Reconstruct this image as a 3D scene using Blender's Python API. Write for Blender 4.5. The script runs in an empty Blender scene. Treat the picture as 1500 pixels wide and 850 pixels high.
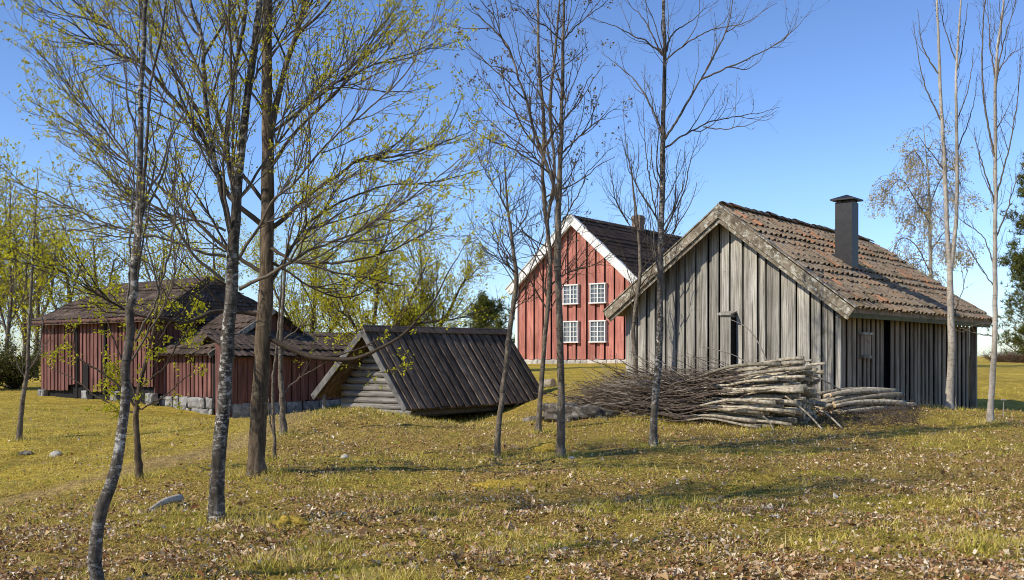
import bpy, math, random
import numpy as np
from mathutils import Vector

random.seed(3)
scn = bpy.context.scene
COL = scn.collection
R = math.radians

# ------------------------------------------------------------------ camera
CAMZ, F, HOR = 1.6, 1500.0, 522.0
cam_d = bpy.data.cameras.new("camera")
cam = bpy.data.objects.new("camera", cam_d)
COL.objects.link(cam)
cam.location = (0, 0, CAMZ)
cam.rotation_euler = (R(90), 0, 0)
cam_d.sensor_width = 36.0
cam_d.lens = 36.0
cam_d.shift_y = (HOR - 425.0) / 1500.0
cam_d.clip_start = 0.1
cam_d.clip_end = 6000
scn.camera = cam

# ------------------------------------------------------------------ light
ELEV = R(37)
SH = Vector((-0.882, -0.471, 0)).normalized()
SUN = Vector((SH.x * math.cos(ELEV), SH.y * math.cos(ELEV), math.sin(ELEV)))
sd = bpy.data.lights.new("sun", 'SUN')
sd.energy = 5.0
sd.angle = R(0.53)
sd.color = (1.0, 0.925, 0.79)
so = bpy.data.objects.new("sun", sd)
COL.objects.link(so)
so.rotation_euler = SUN.to_track_quat('Z', 'Y').to_euler()
so.location = (-20, -10, 30)

w = bpy.data.worlds.new("World")
scn.world = w
w.use_nodes = True
nt = w.node_tree
nt.nodes.clear()
sky = nt.nodes.new('ShaderNodeTexSky')
sky.sky_type = 'NISHITA'
sky.sun_disc = False
sky.sun_elevation = ELEV
sky.sun_rotation = math.atan2(SUN.x, SUN.y)
sky.altitude = 100
sky.air_density = 1.0
sky.dust_density = 0.1
sky.ozone_density = 2.2
hs = nt.nodes.new('ShaderNodeHueSaturation')
hs.inputs['Saturation'].default_value = 1.28
hs.inputs['Value'].default_value = 1.52
bg = nt.nodes.new('ShaderNodeBackground')
bg.inputs['Strength'].default_value = 0.15
wo = nt.nodes.new('ShaderNodeOutputWorld')
nt.links.new(sky.outputs[0], hs.inputs['Color'])
# clear spring sky: periwinkle blue overhead, pale cyan toward the horizon
tcw = nt.nodes.new('ShaderNodeTexCoord')
sxyz = nt.nodes.new('ShaderNodeSeparateXYZ')
nt.links.new(tcw.outputs['Generated'], sxyz.inputs[0])
rmp = nt.nodes.new('ShaderNodeValToRGB')
e = rmp.color_ramp.elements
e[0].position, e[0].color = 0.0, (.44, .54, .78, 1)
e[1].position, e[1].color = .30, (.93, .69, .76, 1)
q = e.new(.06)
q.color = (.58, .64, .86, 1)
q = e.new(.16)
q.color = (.78, .72, .86, 1)
nt.links.new(sxyz.outputs['Z'], rmp.inputs[0])
tint = nt.nodes.new('ShaderNodeMix')
tint.data_type = 'RGBA'
tint.blend_type = 'MULTIPLY'
tint.inputs[0].default_value = 1.0
nt.links.new(hs.outputs[0], tint.inputs[6])
nt.links.new(rmp.outputs[0], tint.inputs[7])
nt.links.new(tint.outputs[2], bg.inputs['Color'])
nt.links.new(bg.outputs[0], wo.inputs['Surface'])

scn.view_settings.view_transform = 'Standard'
scn.view_settings.look = 'None'
scn.view_settings.exposure = 0
scn.view_settings.gamma = 1
scn.cycles.pixel_filter_type = 'BLACKMAN_HARRIS'
scn.cycles.filter_width = 1.0


# ------------------------------------------------------------------ numpy helpers
def Wp(px, py, Y):
    return np.array([(px - 750.0) * Y / F, Y, CAMZ - (py - HOR) * Y / F])


def hash2(ix, iy, seed):
    n = (ix.astype(np.int64) * 374761393 + iy.astype(np.int64) * 668265263 + seed * 974711) & 0x7fffffff
    n = (n ^ (n >> 13)) * 1274126177 & 0x7fffffff
    n = (n ^ (n >> 16)) & 0xffff
    return n / 65535.0


def vnoise(x, y, seed=0):
    ix, iy = np.floor(x), np.floor(y)
    fx, fy = x - ix, y - iy
    fx = fx * fx * (3 - 2 * fx)
    fy = fy * fy * (3 - 2 * fy)
    a = hash2(ix, iy, seed)
    b = hash2(ix + 1, iy, seed)
    c = hash2(ix, iy + 1, seed)
    d = hash2(ix + 1, iy + 1, seed)
    return (a * (1 - fx) + b * fx) * (1 - fy) + (c * (1 - fx) + d * fx) * fy


def fbm(x, y, seed=0, octs=4):
    s, a, t = 0, 0.5, 0
    for o in range(octs):
        s = s + a * vnoise(x, y, seed + o * 17)
        t += a
        a *= 0.5
        x, y = x * 2.03 + 11.3, y * 2.03 + 5.7
    return s / t


# ------------------------------------------------------------------ terrain
ANCH = [  # px, py, Y  measured on the photograph
    (0, 850, 7.0), (375, 850, 7.0), (750, 850, 7.0), (1125, 850, 6.9), (1500, 850, 6.8),
    (147, 848, 7.0), (318, 766, 9.3), (376, 697, 12.8), (203, 706, 13), (27, 646, 19.5),
    (150, 590, 33), (310, 608, 31), (60, 580, 37), (352, 616, 30.3), (403, 676, 14.5), (415, 636, 18),
    (480, 606, 21), (520, 598, 22.3), (430, 622, 20.5), (600, 618, 22), (480, 642, 17.5), (700, 624, 22.5),
    (720, 604, 25.5), (728, 668, 15.5), (788, 632, 19), (821, 668, 15), (957, 656, 16),
    (1390, 599, 23), (1450, 619, 20), (1130, 629, 19), (1300, 595, 23), (1000, 605, 21.5), (850, 604, 21),
    (850, 541, 45), (800, 568, 33), (840, 533, 56), (1000, 533, 52), (1480, 560, 40), (1490, 531, 65),
    (1330, 592, 25.2), (1440, 600, 30.5), (930, 546, 26), (0, 690, 16.5), (0, 735, 13.2), (180, 690, 14.5),
    (340, 655, 17), (0, 600, 27), (0, 570, 42), (1200, 735, 11.5), (1500, 735, 11.3), (600, 735, 11.4),
    (0, 800, 8.8), (1100, 590, 23.3), (545, 597, 22.3), (592, 604, 21.6), (500, 598, 21.8), (560, 610, 20.6)]
A_xyz = [Wp(*a) for a in ANCH]
for x in (-150, -60, 0, 60, 150):
    A_xyz += [np.array([x, 120.0, 1.15]), np.array([x * 3, 400.0, 1.2]), np.array([x * 12, 2500.0, 1.3])]
for x in (-40, -12, -5, 0, 5, 12, 40):
    A_xyz += [np.array([x, 3.0, 0.02])]
A_xyz += [np.array([-30, 60., .6]), np.array([-60, 60., .6]), np.array([30, 20., .3]), np.array([-25, 20., 0.05]),
          np.array([45, 45., .7])]
A_xyz = np.array(A_xyz)


def warp(x, y):
    yy = np.maximum(y, 2.0)
    return np.stack([1.3 * x / (yy + 6.0), np.log(yy + 4.0)], -1)


_AW = warp(A_xyz[:, 0], A_xyz[:, 1])
_eps = 0.06


def _phi(d):
    return np.sqrt((d ** 2).sum(-1) + _eps ** 2)


_K = _phi(_AW[:, None] - _AW[None])
_n = len(_AW)
_M = np.zeros((_n + 1, _n + 1))
_M[:_n, :_n] = _K - 0.004 * np.eye(_n)
_M[:_n, _n] = _M[_n, :_n] = 1
_S = np.linalg.solve(_M, np.append(A_xyz[:, 2], 0))


def terr(x, y):
    x = np.asarray(x, float)
    y = np.asarray(y, float)
    shp = x.shape
    x, y = x.ravel(), y.ravel()
    out = np.empty(len(x))
    for s in range(0, len(x), 20000):
        q = warp(x[s:s + 20000], y[s:s + 20000])
        out[s:s + 20000] = _phi(q[:, None] - _AW[None]) @ _S[:_n] + _S[_n]
    near = np.clip(1.3 - y / 45, 0, 1)
    out += near * np.clip(1.4 - y / 22, 0, 1) * .13 * (fbm(x * 3.1, y * 3.7, 91, 3) - .5)
    out += near * (0.10 * (fbm(x * .45, y * .6, 5, 3) - .5) + 0.085 * (fbm(x * 1.9, y * 2.3, 9, 3) - .5))
    # rough little bank below the cellar
    bank = np.exp(-(((x + 3.6) / 1.6) ** 2 + ((y - 19.6) / 1.6) ** 2))
    out += bank * 0.34 * (fbm(x * 2.6, y * 2.6, 31, 3) - .42)
    return out.reshape(shp)


def H(x, y):
    return float(terr(np.array([x]), np.array([y]))[0])


def Gp(px, Y, dz=0.0):
    x = (px - 750.0) * Y / F
    return np.array([x, Y, H(x, Y) + dz])


def path_mask(x, y):
    # worn track crossing the dip on the left
    pts = [Wp(-200, 740, 12.2)[:2], Wp(0, 728, 13)[:2], Wp(150, 700, 14)[:2], Wp(260, 672, 15.8)[:2], Wp(360, 652, 17.5)[:2],
           Wp(440, 628, 23)[:2]]
    d = np.full(x.shape, 1e9)
    for a, b in zip(pts[:-1], pts[1:]):
        ab = b - a
        t = np.clip(((x - a[0]) * ab[0] + (y - a[1]) * ab[1]) / (ab @ ab), 0, 1)
        d = np.minimum(d, np.hypot(x - a[0] - t * ab[0], y - a[1] - t * ab[1]))
    return np.clip(1.3 - d / 0.6, 0, 1)


def litter_mask(x, y):
    m = np.clip((fbm(x * .7 + 3, y * .9, 21, 5) - .34) * 4.0, 0.12, 1)
    m = np.maximum(m, np.exp(-(((x + 3.2) / 2.2) ** 2 + ((y - 18.5) / 2.6) ** 2)))
    far = np.clip((27 - y) / 5, 0, 1)
    px = 750 + F * x / np.maximum(y, 3)
    meadow = np.clip((420 - px) / 60, 0, 1) * np.clip((y - 11.8) / 1.5, 0, 1)
    return m * far * (1 - .55 * meadow) * (1 - path_mask(x, y))


# ------------------------------------------------------------------ mesh plumbing
def mesh_np(name, V, quads=None, tris=None, smooth=False):
    V = np.asarray(V, np.float32).reshape(-1, 3)
    me = bpy.data.meshes.new(name)
    nq = 0 if quads is None else len(quads)
    ntr = 0 if tris is None else len(tris)
    me.vertices.add(len(V))
    me.vertices.foreach_set('co', V.ravel())
    idx = []
    if nq: idx.append(np.asarray(quads, np.int32).ravel())
    if ntr: idx.append(np.asarray(tris, np.int32).ravel())
    idx = np.concatenate(idx)
    me.loops.add(len(idx))
    me.loops.foreach_set('vertex_index', idx)
    me.polygons.add(nq + ntr)
    st = np.concatenate([np.arange(nq) * 4, nq * 4 + np.arange(ntr) * 3]).astype(np.int32)
    me.polygons.foreach_set('loop_start', st)
    me.polygons.foreach_set('loop_total', np.concatenate([np.full(nq, 4), np.full(ntr, 3)]).astype(np.int32))
    me.polygons.foreach_set('use_smooth', np.full(nq + ntr, smooth))
    me.update(calc_edges=True)
    me.validate()
    return me


def tag(o, label=None, cat=None, group=None, kind=None):
    if label: o['label'] = label
    if cat: o['category'] = cat
    if group: o['group'] = group
    if kind: o['kind'] = kind
    return o


def empty(name, loc, rz=0.0):
    o = bpy.data.objects.new(name, None)
    o.empty_display_size = 0.3
    COL.objects.link(o)
    o.location = loc
    o.rotation_euler = (0, 0, rz)
    return o


def link(name, me, mats, parent=None, loc=(0, 0, 0)):
    o = bpy.data.objects.new(name, me)
    COL.objects.link(o)
    for m in (mats if isinstance(mats, (list, tuple)) else [mats]):
        me.materials.append(m)
    o.parent = parent
    o.location = loc
    return o


class MB:
    def __init__(s):
        s.V, s.Q, s.T, s.n = [], [], [], 0
        s.capT = 0

    def add(s, V, quads=None, tris=None):
        V = np.asarray(V, float).reshape(-1, 3)
        if quads is not None and len(quads): s.Q.append(np.asarray(quads, int) + s.n)
        if tris is not None and len(tris): s.T.append(np.asarray(tris, int) + s.n)
        s.V.append(V)
        s.n += len(V)
        return s

    def hexa(s, c):  # 4 bottom corners then 4 top corners
        return s.add(c, [[3, 2, 1, 0], [4, 5, 6, 7], [0, 1, 5, 4], [1, 2, 6, 5], [2, 3, 7, 6], [3, 0, 4, 7]])

    def box(s, a, b):
        x0, y0, z0 = a
        x1, y1, z1 = b
        return s.hexa([(x0, y0, z0), (x1, y0, z0), (x1, y1, z0), (x0, y1, z0),
                       (x0, y0, z1), (x1, y0, z1), (x1, y1, z1), (x0, y1, z1)])

    def beam(s, a, b, side, w, t, w2=None):
        """board from a to b; side = direction of its width, thickness along the cross product"""
        a, b, side = np.array(a, float), np.array(b, float), np.array(side, float)
        d = (b - a) / np.linalg.norm(b - a)
        side = side - d * (side @ d)
        side /= np.linalg.norm(side)
        n = np.cross(d, side)
        w2 = w if w2 is None else w2
        q = [a - side * w / 2 - n * t / 2, a + side * w / 2 - n * t / 2, a + side * w / 2 + n * t / 2, a - side * w / 2 + n * t / 2,
             b - side * w2 / 2 - n * t / 2, b + side * w2 / 2 - n * t / 2, b + side * w2 / 2 + n * t / 2, b - side * w2 / 2 + n * t / 2]
        return s.hexa(q)

    def tubes(s, P, Rr, sides=4, caps=False):
        V, Q, T = tube_arrays(P, Rr, sides, caps)
        return s.add(V, Q, T)

    def mesh(s, name, smooth=False):
        return mesh_np(name, np.concatenate(s.V) if s.V else np.zeros((0, 3)), np.concatenate(s.Q) if s.Q else None,
                       np.concatenate(s.T) if s.T else None, smooth)

    def build(s, name, mat, parent=None, smooth=False, loc=(0, 0, 0)):
        return link(name, s.mesh(name, smooth), mat, parent, loc)


def nrm(v):
    return v / np.maximum(np.linalg.norm(v, axis=-1, keepdims=True), 1e-9)


def tube_arrays(P, Rr, sides=4, caps=False):
    P = np.asarray(P, float)
    N, K, _ = P.shape
    tan = np.empty_like(P)
    tan[:, 1:-1] = P[:, 2:] - P[:, :-2]
    tan[:, 0] = P[:, 1] - P[:, 0]
    tan[:, -1] = P[:, -1] - P[:, -2]
    tan = nrm(tan)
    md = nrm(P[:, -1] - P[:, 0])
    ref = np.where(np.abs(md[:, 2:3]) < .8, np.array([[0, 0, 1.]]), np.array([[1., 0.2, 0]]))
    n1 = nrm(np.cross(tan, ref[:, None, :]))
    n2 = np.cross(tan, n1)
    a = np.arange(sides) * 2 * np.pi / sides
    ring = n1[:, :, None, :] * np.cos(a)[None, None, :, None] + n2[:, :, None, :] * np.sin(a)[None, None, :, None]
    V = P[:, :, None, :] + ring * np.asarray(Rr)[:, :, None, None]
    base = (np.arange(N)[:, None, None] * K + np.arange(K - 1)[None, :, None]) * sides
    j = np.arange(sides)[None, None, :]
    j2 = (j + 1) % sides
    Q = np.stack([base + j, base + j2, base + sides + j2, base + sides + j], -1).reshape(-1, 4)
    V = V.reshape(-1, 3)
    T = None
    if caps:
        n0 = len(V)
        V = np.concatenate([V, P[:, 0], P[:, -1]])
        i = np.arange(N)[:, None]
        jj = np.arange(sides)[None]
        jk = (jj + 1) % sides
        c0 = np.broadcast_to(n0 + i, (N, sides))
        c1 = np.broadcast_to(n0 + N + i, (N, sides))
        T = np.concatenate([np.stack([c0, i * K * sides + jk, i * K * sides + jj], -1).reshape(-1, 3),
                            np.stack([c1, (i * K + K - 1) * sides + jj, (i * K + K - 1) * sides + jk], -1).reshape(-1, 3)])
    return V, Q, T


def spline(pts, vals, K):
    """Catmull-Rom resampling of points and of a value per point, even in arc length"""
    p = np.asarray(pts, float)
    v = np.asarray(vals, float)
    if len(p) == 2:
        p = np.stack([p[0], p.mean(0), p[1]])
        v = np.array([v[0], v.mean(), v[1]])
    pe = np.concatenate([[2 * p[0] - p[1]], p, [2 * p[-1] - p[-2]]])
    out, ov = [], []
    for i in range(len(p) - 1):
        a, b, c, d = pe[i:i + 4]
        for t in np.linspace(0, 1, 9)[:-1]:
            out.append(.5 * (2 * b + (c - a) * t + (2 * a - 5 * b + 4 * c - d) * t * t + (3 * b - a - 3 * c + d) * t ** 3))
            ov.append(v[i] * (1 - t) + v[i + 1] * t)
    out.append(p[-1])
    ov.append(v[-1])
    out, ov = np.array(out), np.array(ov)
    s = np.concatenate([[0], np.cumsum(np.linalg.norm(np.diff(out, axis=0), axis=1))])
    q = np.linspace(0, s[-1], K)
    return np.stack([np.interp(q, s, out[:, k]) for k in range(3)], -1), np.interp(q, s, ov)


# ------------------------------------------------------------------ materials
class NT:
    def __init__(s, name):
        s.m = bpy.data.materials.new(name)
        s.m.use_nodes = True
        s.t = s.m.node_tree
        s.t.nodes.clear()
        s.out = s.t.nodes.new('ShaderNodeOutputMaterial')

    def n(s, typ, **kw):
        o = s.t.nodes.new('ShaderNode' + typ)
        for k, v in kw.items():
            setattr(o, k, v)
        return o

    def l(s, a, b):
        s.t.links.new(a, b)

    def coord(s, scale=(1, 1, 1), kind='Object'):
        tc = s.n('TexCoord')
        mp = s.n('Mapping')
        mp.inputs['Scale'].default_value = scale
        s.l(tc.outputs[kind], mp.inputs['Vector'])
        return mp.outputs[0]

    def noise(s, vec, scale=1.0, detail=4, rough=.55, dist=0.0):
        o = s.n('TexNoise')
        o.inputs['Scale'].default_value = scale
        o.inputs['Detail'].default_value = detail
        o.inputs['Roughness'].default_value = rough
        o.inputs['Distortion'].default_value = dist
        s.l(vec, o.inputs['Vector'])
        return o.outputs['Fac']

    def ramp(s, fac, stops):
        o = s.n('ValToRGB')
        e = o.color_ramp.elements
        while len(e) < len(stops): e.new(.5)
        for q, (p, c) in zip(e, stops):
            q.position = p
            q.color = (c, c, c, 1) if isinstance(c, (int, float)) else (*c, 1)
        s.l(fac, o.inputs[0])
        return o.outputs[0]

    def mix(s, fac, a, b, mode='MIX'):
        o = s.n('Mix', data_type='RGBA', blend_type=mode)
        for sock, v in ((o.inputs[0], fac), (o.inputs[6], a), (o.inputs[7], b)):
            if isinstance(v, (int, float)):
                sock.default_value = v
            elif isinstance(v, tuple):
                sock.default_value = (*v, 1)
            else:
                s.l(v, sock)
        return o.outputs[2]

    def math(s, op, a, b=None):
        o = s.n('Math', operation=op)
        for sock, v in zip(o.inputs, (a, b)):
            if v is None: continue
            if isinstance(v, (int, float)):
                sock.default_value = v
            else:
                s.l(v, sock)
        return o.outputs[0]

    def rnd(s, lo, hi, src='island'):
        if src == 'island':
            v = s.n('NewGeometry').outputs['Random Per Island']
        else:
            v = s.n('ObjectInfo').outputs['Random']
        o = s.n('MapRange')
        o.inputs['To Min'].default_value = lo
        o.inputs['To Max'].default_value = hi
        s.l(v, o.inputs['Value'])
        return o.outputs[0]

    def finish(s, color, rough=.85, bump=None, bstr=.4, bdist=.02, spec=.25, metal=0.0):
        p = s.n('BsdfPrincipled')
        if isinstance(color, tuple):
            p.inputs['Base Color'].default_value = (*color, 1)
        else:
            s.l(color, p.inputs['Base Color'])
        if isinstance(rough, (int, float)):
            p.inputs['Roughness'].default_value = rough
        else:
            s.l(rough, p.inputs['Roughness'])
        p.inputs['Specular IOR Level'].default_value = spec
        p.inputs['Metallic'].default_value = metal
        if bump is not None:
            b = s.n('Bump')
            b.inputs['Strength'].default_value = bstr
            b.inputs['Distance'].default_value = bdist
            s.l(bump, b.inputs['Height'])
            s.l(b.outputs[0], p.inputs['Normal'])
        s.l(p.outputs[0], s.out.inputs[0])
        return s.m


def wood(name, cols, scale=(14, 14, .9), island=(.7, 1.25), patch=None, patch_scale=3.0, patch_lo=.55, rough=.9, src='island',
         bstr=.5, bdist=.012, fleck=None):
    t = NT(name)
    v = t.coord(scale)
    n1 = t.noise(v, 1.0, 6, .65, .6)
    c = t.ramp(n1, [(.28 + .4 * i / (len(cols) - 1), cc) for i, cc in enumerate(cols)])
    big = t.noise(t.coord((1, 1, .6)), 1.3, 3)
    c = t.mix(1.0, c, t.ramp(big, [(.3, .72), (.7, 1.18)]), 'MULTIPLY')
    r = t.rnd(island[0], island[1], src)
    c = t.mix(1.0, c, r, 'MULTIPLY')
    if patch:
        pn = t.noise(t.coord(), patch_scale, 6, .7)
        c = t.mix(t.ramp(pn, [(patch_lo, 0.0), (patch_lo + .1, 1.0)]), c, patch)
    if fleck:
        pn = t.noise(t.coord((1, 1, 1.8)), 17, 4, .7)
        c = t.mix(t.ramp(pn, [(.6, 0.0), (.68, .85)]), c, fleck)
    return t.finish(c, rough, n1, bstr, bdist)


def bark(name, cols, zs=5.0, patch=None, plo=.52, pscale=6.0, dark=None, bstr=.7, rough=.9):
    t = NT(name)
    n1 = t.noise(t.coord((9, 9, zs)), 1.6, 6, .7, .8)
    c = t.ramp(n1, [(.3 + .4 * i / (len(cols) - 1), cc) for i, cc in enumerate(cols)])
    if patch:
        pn = t.noise(t.coord((1, 1, 1.9)), pscale, 6, .75)
        cl = t.ramp(t.noise(t.coord((1, 1, .8)), 3.2, 3), [(.40, .0), (.60, 1.0)])
        c = t.mix(t.math('MULTIPLY', t.ramp(pn, [(plo - .05, 0.0), (plo + .05, 1.0)]), cl), c, patch)
    c = t.mix(1.0, c, t.ramp(t.noise(t.coord((1, 1, .5)), 2.3, 4), [(.32, .62), (.68, 1.28)]), 'MULTIPLY')
    if dark:
        dn = t.noise(t.coord((3, 3, 16)), 1.5, 4, .7)
        c = t.mix(t.ramp(dn, [(.58, 0.0), (.66, .9)]), c, dark)
    return t.finish(c, rough, n1, bstr, .02)


def leafmat(name, cols, trans=.35, patch=0):
    t = NT(name)
    r = t.n('NewGeometry').outputs['Random Per Island']
    if patch:
        pn = t.noise(t.coord(), patch, 4, .65)
        o = t.n('MapRange')
        o.inputs['From Min'].default_value, o.inputs['From Max'].default_value = .3, .7
        t.l(pn, o.inputs['Value'])
        r = t.math('ADD', t.math('MULTIPLY', r, .42), t.math('MULTIPLY', o.outputs[0], .58))
    c = t.ramp(r, [(i / max(1, len(cols) - 1), cc) for i, cc in enumerate(cols)])
    d = t.n('BsdfDiffuse')
    tr = t.n('BsdfTranslucent')
    mx = t.n('MixShader')
    mx.inputs[0].default_value = trans
    t.l(c, d.inputs[0])
    t.l(c, tr.inputs[0])
    t.l(d.outputs[0], mx.inputs[1])
    t.l(tr.outputs[0], mx.inputs[2])
    t.l(mx.outputs[0], t.out.inputs[0])
    return t.m


def plain(name, col, rough=.7, var=.15, scale=6.0, spec=.3, bstr=.15, metal=0.0):
    t = NT(name)
    n1 = t.noise(t.coord(), scale, 5, .6)
    c = t.mix(1.0, col, t.ramp(n1, [(.3, 1 - var), (.7, 1 + var)]), 'MULTIPLY')
    return t.finish(c, rough, n1, bstr, .01, spec, metal)


def stone(name, c1, c2, scale=2.4, lichen=None, mortar=None):
    t = NT(name)
    v = t.coord()
    n1 = t.noise(v, scale * 3, 7, .65)
    c = t.ramp(n1, [(.3, c1), (.7, c2)])
    c = t.mix(1.0, c, t.rnd(.7, 1.25), 'MULTIPLY')
    if lichen:
        c = t.mix(t.ramp(t.noise(v, scale * 1.7, 5, .7), [(.52, 0.0), (.6, .9)]), c, lichen)
    return t.finish(c, .92, n1, .8, .03)


M = {}
M['grey_board'] = wood('weathered_grey_board', [(.05, .043, .034), (.29, .268, .222), (.52, .49, .425)], (26, 26, .9), (.6, 1.25),
                       patch=(.12, .115, .06), patch_scale=1.6, patch_lo=.62)
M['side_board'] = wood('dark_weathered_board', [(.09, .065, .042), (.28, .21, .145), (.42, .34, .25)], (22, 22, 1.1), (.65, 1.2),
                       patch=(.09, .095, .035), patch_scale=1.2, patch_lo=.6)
M['barge'] = wood('lichened_bargeboard', [(.05, .038, .026), (.18, .145, .098), (.31, .265, .195)], (9, 9, 7), (.85, 1.1),
                  patch=(.48, .46, .38), patch_scale=9.0, patch_lo=.52, fleck=(.045, .035, .022))
M['dark_plank'] = wood('dark_tarred_plank', [(.02, .015, .011), (.10, .07, .047), (.21, .158, .11)], (5, 26, 5), (.55, 1.5), bstr=.6)
M['cellar_log'] = wood('grey_cellar_log', [(.06, .055, .05), (.19, .175, .155), (.33, .31, .28)], (1.2, 20, 20), (.75, 1.2))
M['cellar_barge'] = wood('grey_cellar_bargeboard', [(.05, .046, .042), (.125, .118, .108), (.2, .19, .17)], (4, 18, 4), (.8, 1.2))
M['fascia'] = wood('mossy_eave_board', [(.06, .055, .025), (.14, .13, .065), (.2, .185, .10)], (18, 1.2, 18), (.8, 1.1), patch=(.10, .10, .03), patch_lo=.55)
M['red_board'] = wood('red_painted_board', [(.24, .088, .066), (.425, .158, .12), (.53, .25, .20)], (12, 12, .8), (.82, 1.14), bstr=.3)
M['barn_board'] = wood('faded_red_barn_board', [(.055, .026, .021), (.155, .066, .053), (.24, .12, .098)], (14, 14, .8), (.72, 1.18), bstr=.4)
M['barn_roof'] = wood('brown_barn_roofing', [(.04, .028, .02), (.095, .066, .046), (.15, .108, .078)], (9, 9, 9), (.6, 1.35))
M['red_roof'] = wood('dark_brown_roof_tile', [(.012, .009, .008), (.032, .022, .018), (.06, .042, .033)], (7, 7, 7), (.6, 1.4))
M['white'] = plain('white_paint', (.70, .69, .66), .55, .06)
M['dark'] = plain('dark_interior', (.012, .011, .010), .95, .1)
M['glass'] = NT('window_glass').finish((.10, .12, .14), .08, None, spec=.6)
M['stone'] = stone('grey_granite', (.12, .115, .105), (.30, .285, .26), 2.2, (.36, .35, .32))
M['pale_stone'] = stone('pale_foundation_stone', (.30, .28, .24), (.52, .49, .43), 2.0)
M['rock'] = stone('dark_bedrock', (.03, .025, .019), (.13, .11, .085), 4.0, (.24, .215, .175))
M['chimney_metal'] = plain('black_chimney_metal', (.028, .027, .027), .5, .25, 9, .4, .1, .3)
M['chimney_brick'] = stone('old_chimney_brick', (.12, .08, .06), (.26, .20, .16), 2.5)


def tile_mat():
    t = NT('old_clay_pantile')
    v = t.coord()
    r = t.n('NewGeometry').outputs['Random Per Island']
    c = t.ramp(r, [(0, (.15, .11, .072)), (.3, (.24, .165, .10)), (.55, (.29, .19, .11)), (.78, (.22, .18, .13)), (.92, (.34, .165, .08)),
                   (1, (.50, .19, .075))])
    n1 = t.noise(v, 26, 6, .7)
    c = t.mix(t.ramp(n1, [(.48, 0.0), (.62, .85)]), c, (.36, .31, .215))
    c = t.mix(t.ramp(t.noise(v, 9, 5, .7), [(.54, 0.0), (.68, .8)]), c, (.05, .037, .024))
    c = t.mix(t.ramp(t.noise(v, 1.2, 3), [(.56, 0.0), (.7, .55)]), c, (.07, .065, .025))
    return t.finish(c, .9, n1, .6, .012)


M['tile'] = tile_mat()


def ground_mat():
    t = NT('mossy_grass_ground')
    v = t.coord()
    at = t.n('VertexColor', layer_name='mask')
    sep = t.n('SeparateColor')
    t.l(at.outputs[0], sep.inputs[0])
    fine = t.noise(v, 30, 8, .75, .4)
    mid = t.noise(v, 3.2, 6, .7, .5)
    big = t.noise(v, .55, 4, .6)
    c = t.ramp(fine, [(.30, (0.115, 0.085, 0.015)), (.44, (0.388, 0.280, 0.046)), (.56, (0.664, 0.473, 0.086)), (.72, (0.900, 0.742, 0.201))])
    green = t.ramp(fine, [(.32, (0.091, 0.101, 0.014)), (.5, (0.365, 0.331, 0.040)), (.7, (0.732, 0.581, 0.094))])
    c = t.mix(t.ramp(mid, [(.5, 0.0), (.66, .8)]), c, green)
    straw = t.ramp(fine, [(.3, (0.272, 0.171, 0.046)), (.5, (0.755, 0.502, 0.134)), (.7, (0.900, 0.842, 0.283))])
    c = t.mix(t.ramp(t.noise(v, 1.7, 6, .7, .6), [(.52, 0.0), (.68, .8)]), c, straw)
    lit = t.ramp(fine, [(.3, (0.104, 0.061, 0.021)), (.48, (0.412, 0.253, 0.080)), (.62, (0.732, 0.462, 0.168)), (.74, (0.900, 0.805, 0.361))])
    c = t.mix(t.math('MULTIPLY', sep.outputs[0], .6), c, lit)
    lawn = t.ramp(t.noise(v, 2.0, 8, .75, .3), [(.3, (0.298, 0.232, 0.027)), (.5, (0.732, 0.502, 0.066)), (.7, (0.900, 0.742, 0.163))])
    c = t.mix(t.math('MULTIPLY', sep.outputs[2], t.ramp(t.noise(v, .9, 5, .7, .5), [(.38, .15), (.58, .85)])), c, lawn)
    ms = t.ramp(fine, [(.3, (0.171, 0.152, 0.019)), (.5, (0.488, 0.398, 0.044)), (.7, (0.683, 0.550, 0.112))])
    c = t.mix(t.ramp(t.noise(v, 1.1, 5, .7, .8), [(.56, 0.0), (.68, .75)]), c, ms)
    pth = t.ramp(fine, [(.3, (0.344, 0.221, 0.080)), (.7, (0.777, 0.543, 0.215))])
    c = t.mix(t.math('MULTIPLY', sep.outputs[1], .9), c, pth)
    c = t.mix(1.0, c, t.ramp(big, [(.3, .78), (.7, 1.18)]), 'MULTIPLY')
    shade_speck = t.noise(v, 55, 5, .8, .5)
    c = t.mix(1.0, c, t.ramp(shade_speck, [(.40, .22), (.52, 1.0), (.70, 1.5)]), 'MULTIPLY')  # shadowed gaps between leaves and blades painted in as dark specks
    c = t.mix(1.0, c, t.ramp(t.noise(v, 11, 5, .75), [(.34, .45), (.5, 1.05), (.7, 1.3)]), 'MULTIPLY')
    h = t.math('ADD', fine, t.math('MULTIPLY', mid, 2.0))
    return t.finish(c, .95, h, 1.0, .07, .1)


M['ground'] = ground_mat()
M['grass_blade'] = leafmat('grass_blade', [(.06, .08, .012), (.26, .27, .035), (.50, .43, .075), (.66, .53, .14), (.76, .60, .24), (.86, .72, .42)], .3, 1.5)
M['dry_leaf'] = leafmat('dry_leaf', [(.09, .045, .02), (.30, .17, .075), (.48, .32, .16), (.58, .42, .24), (.40, .24, .12), (.28, .12, .05), (.64, .51, .33), (.80, .71, .56)], .15)
M['moss'] = plain('yellow_moss', (.32, .22, .04), .95, .75, 38, .05, 1.0)

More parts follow.
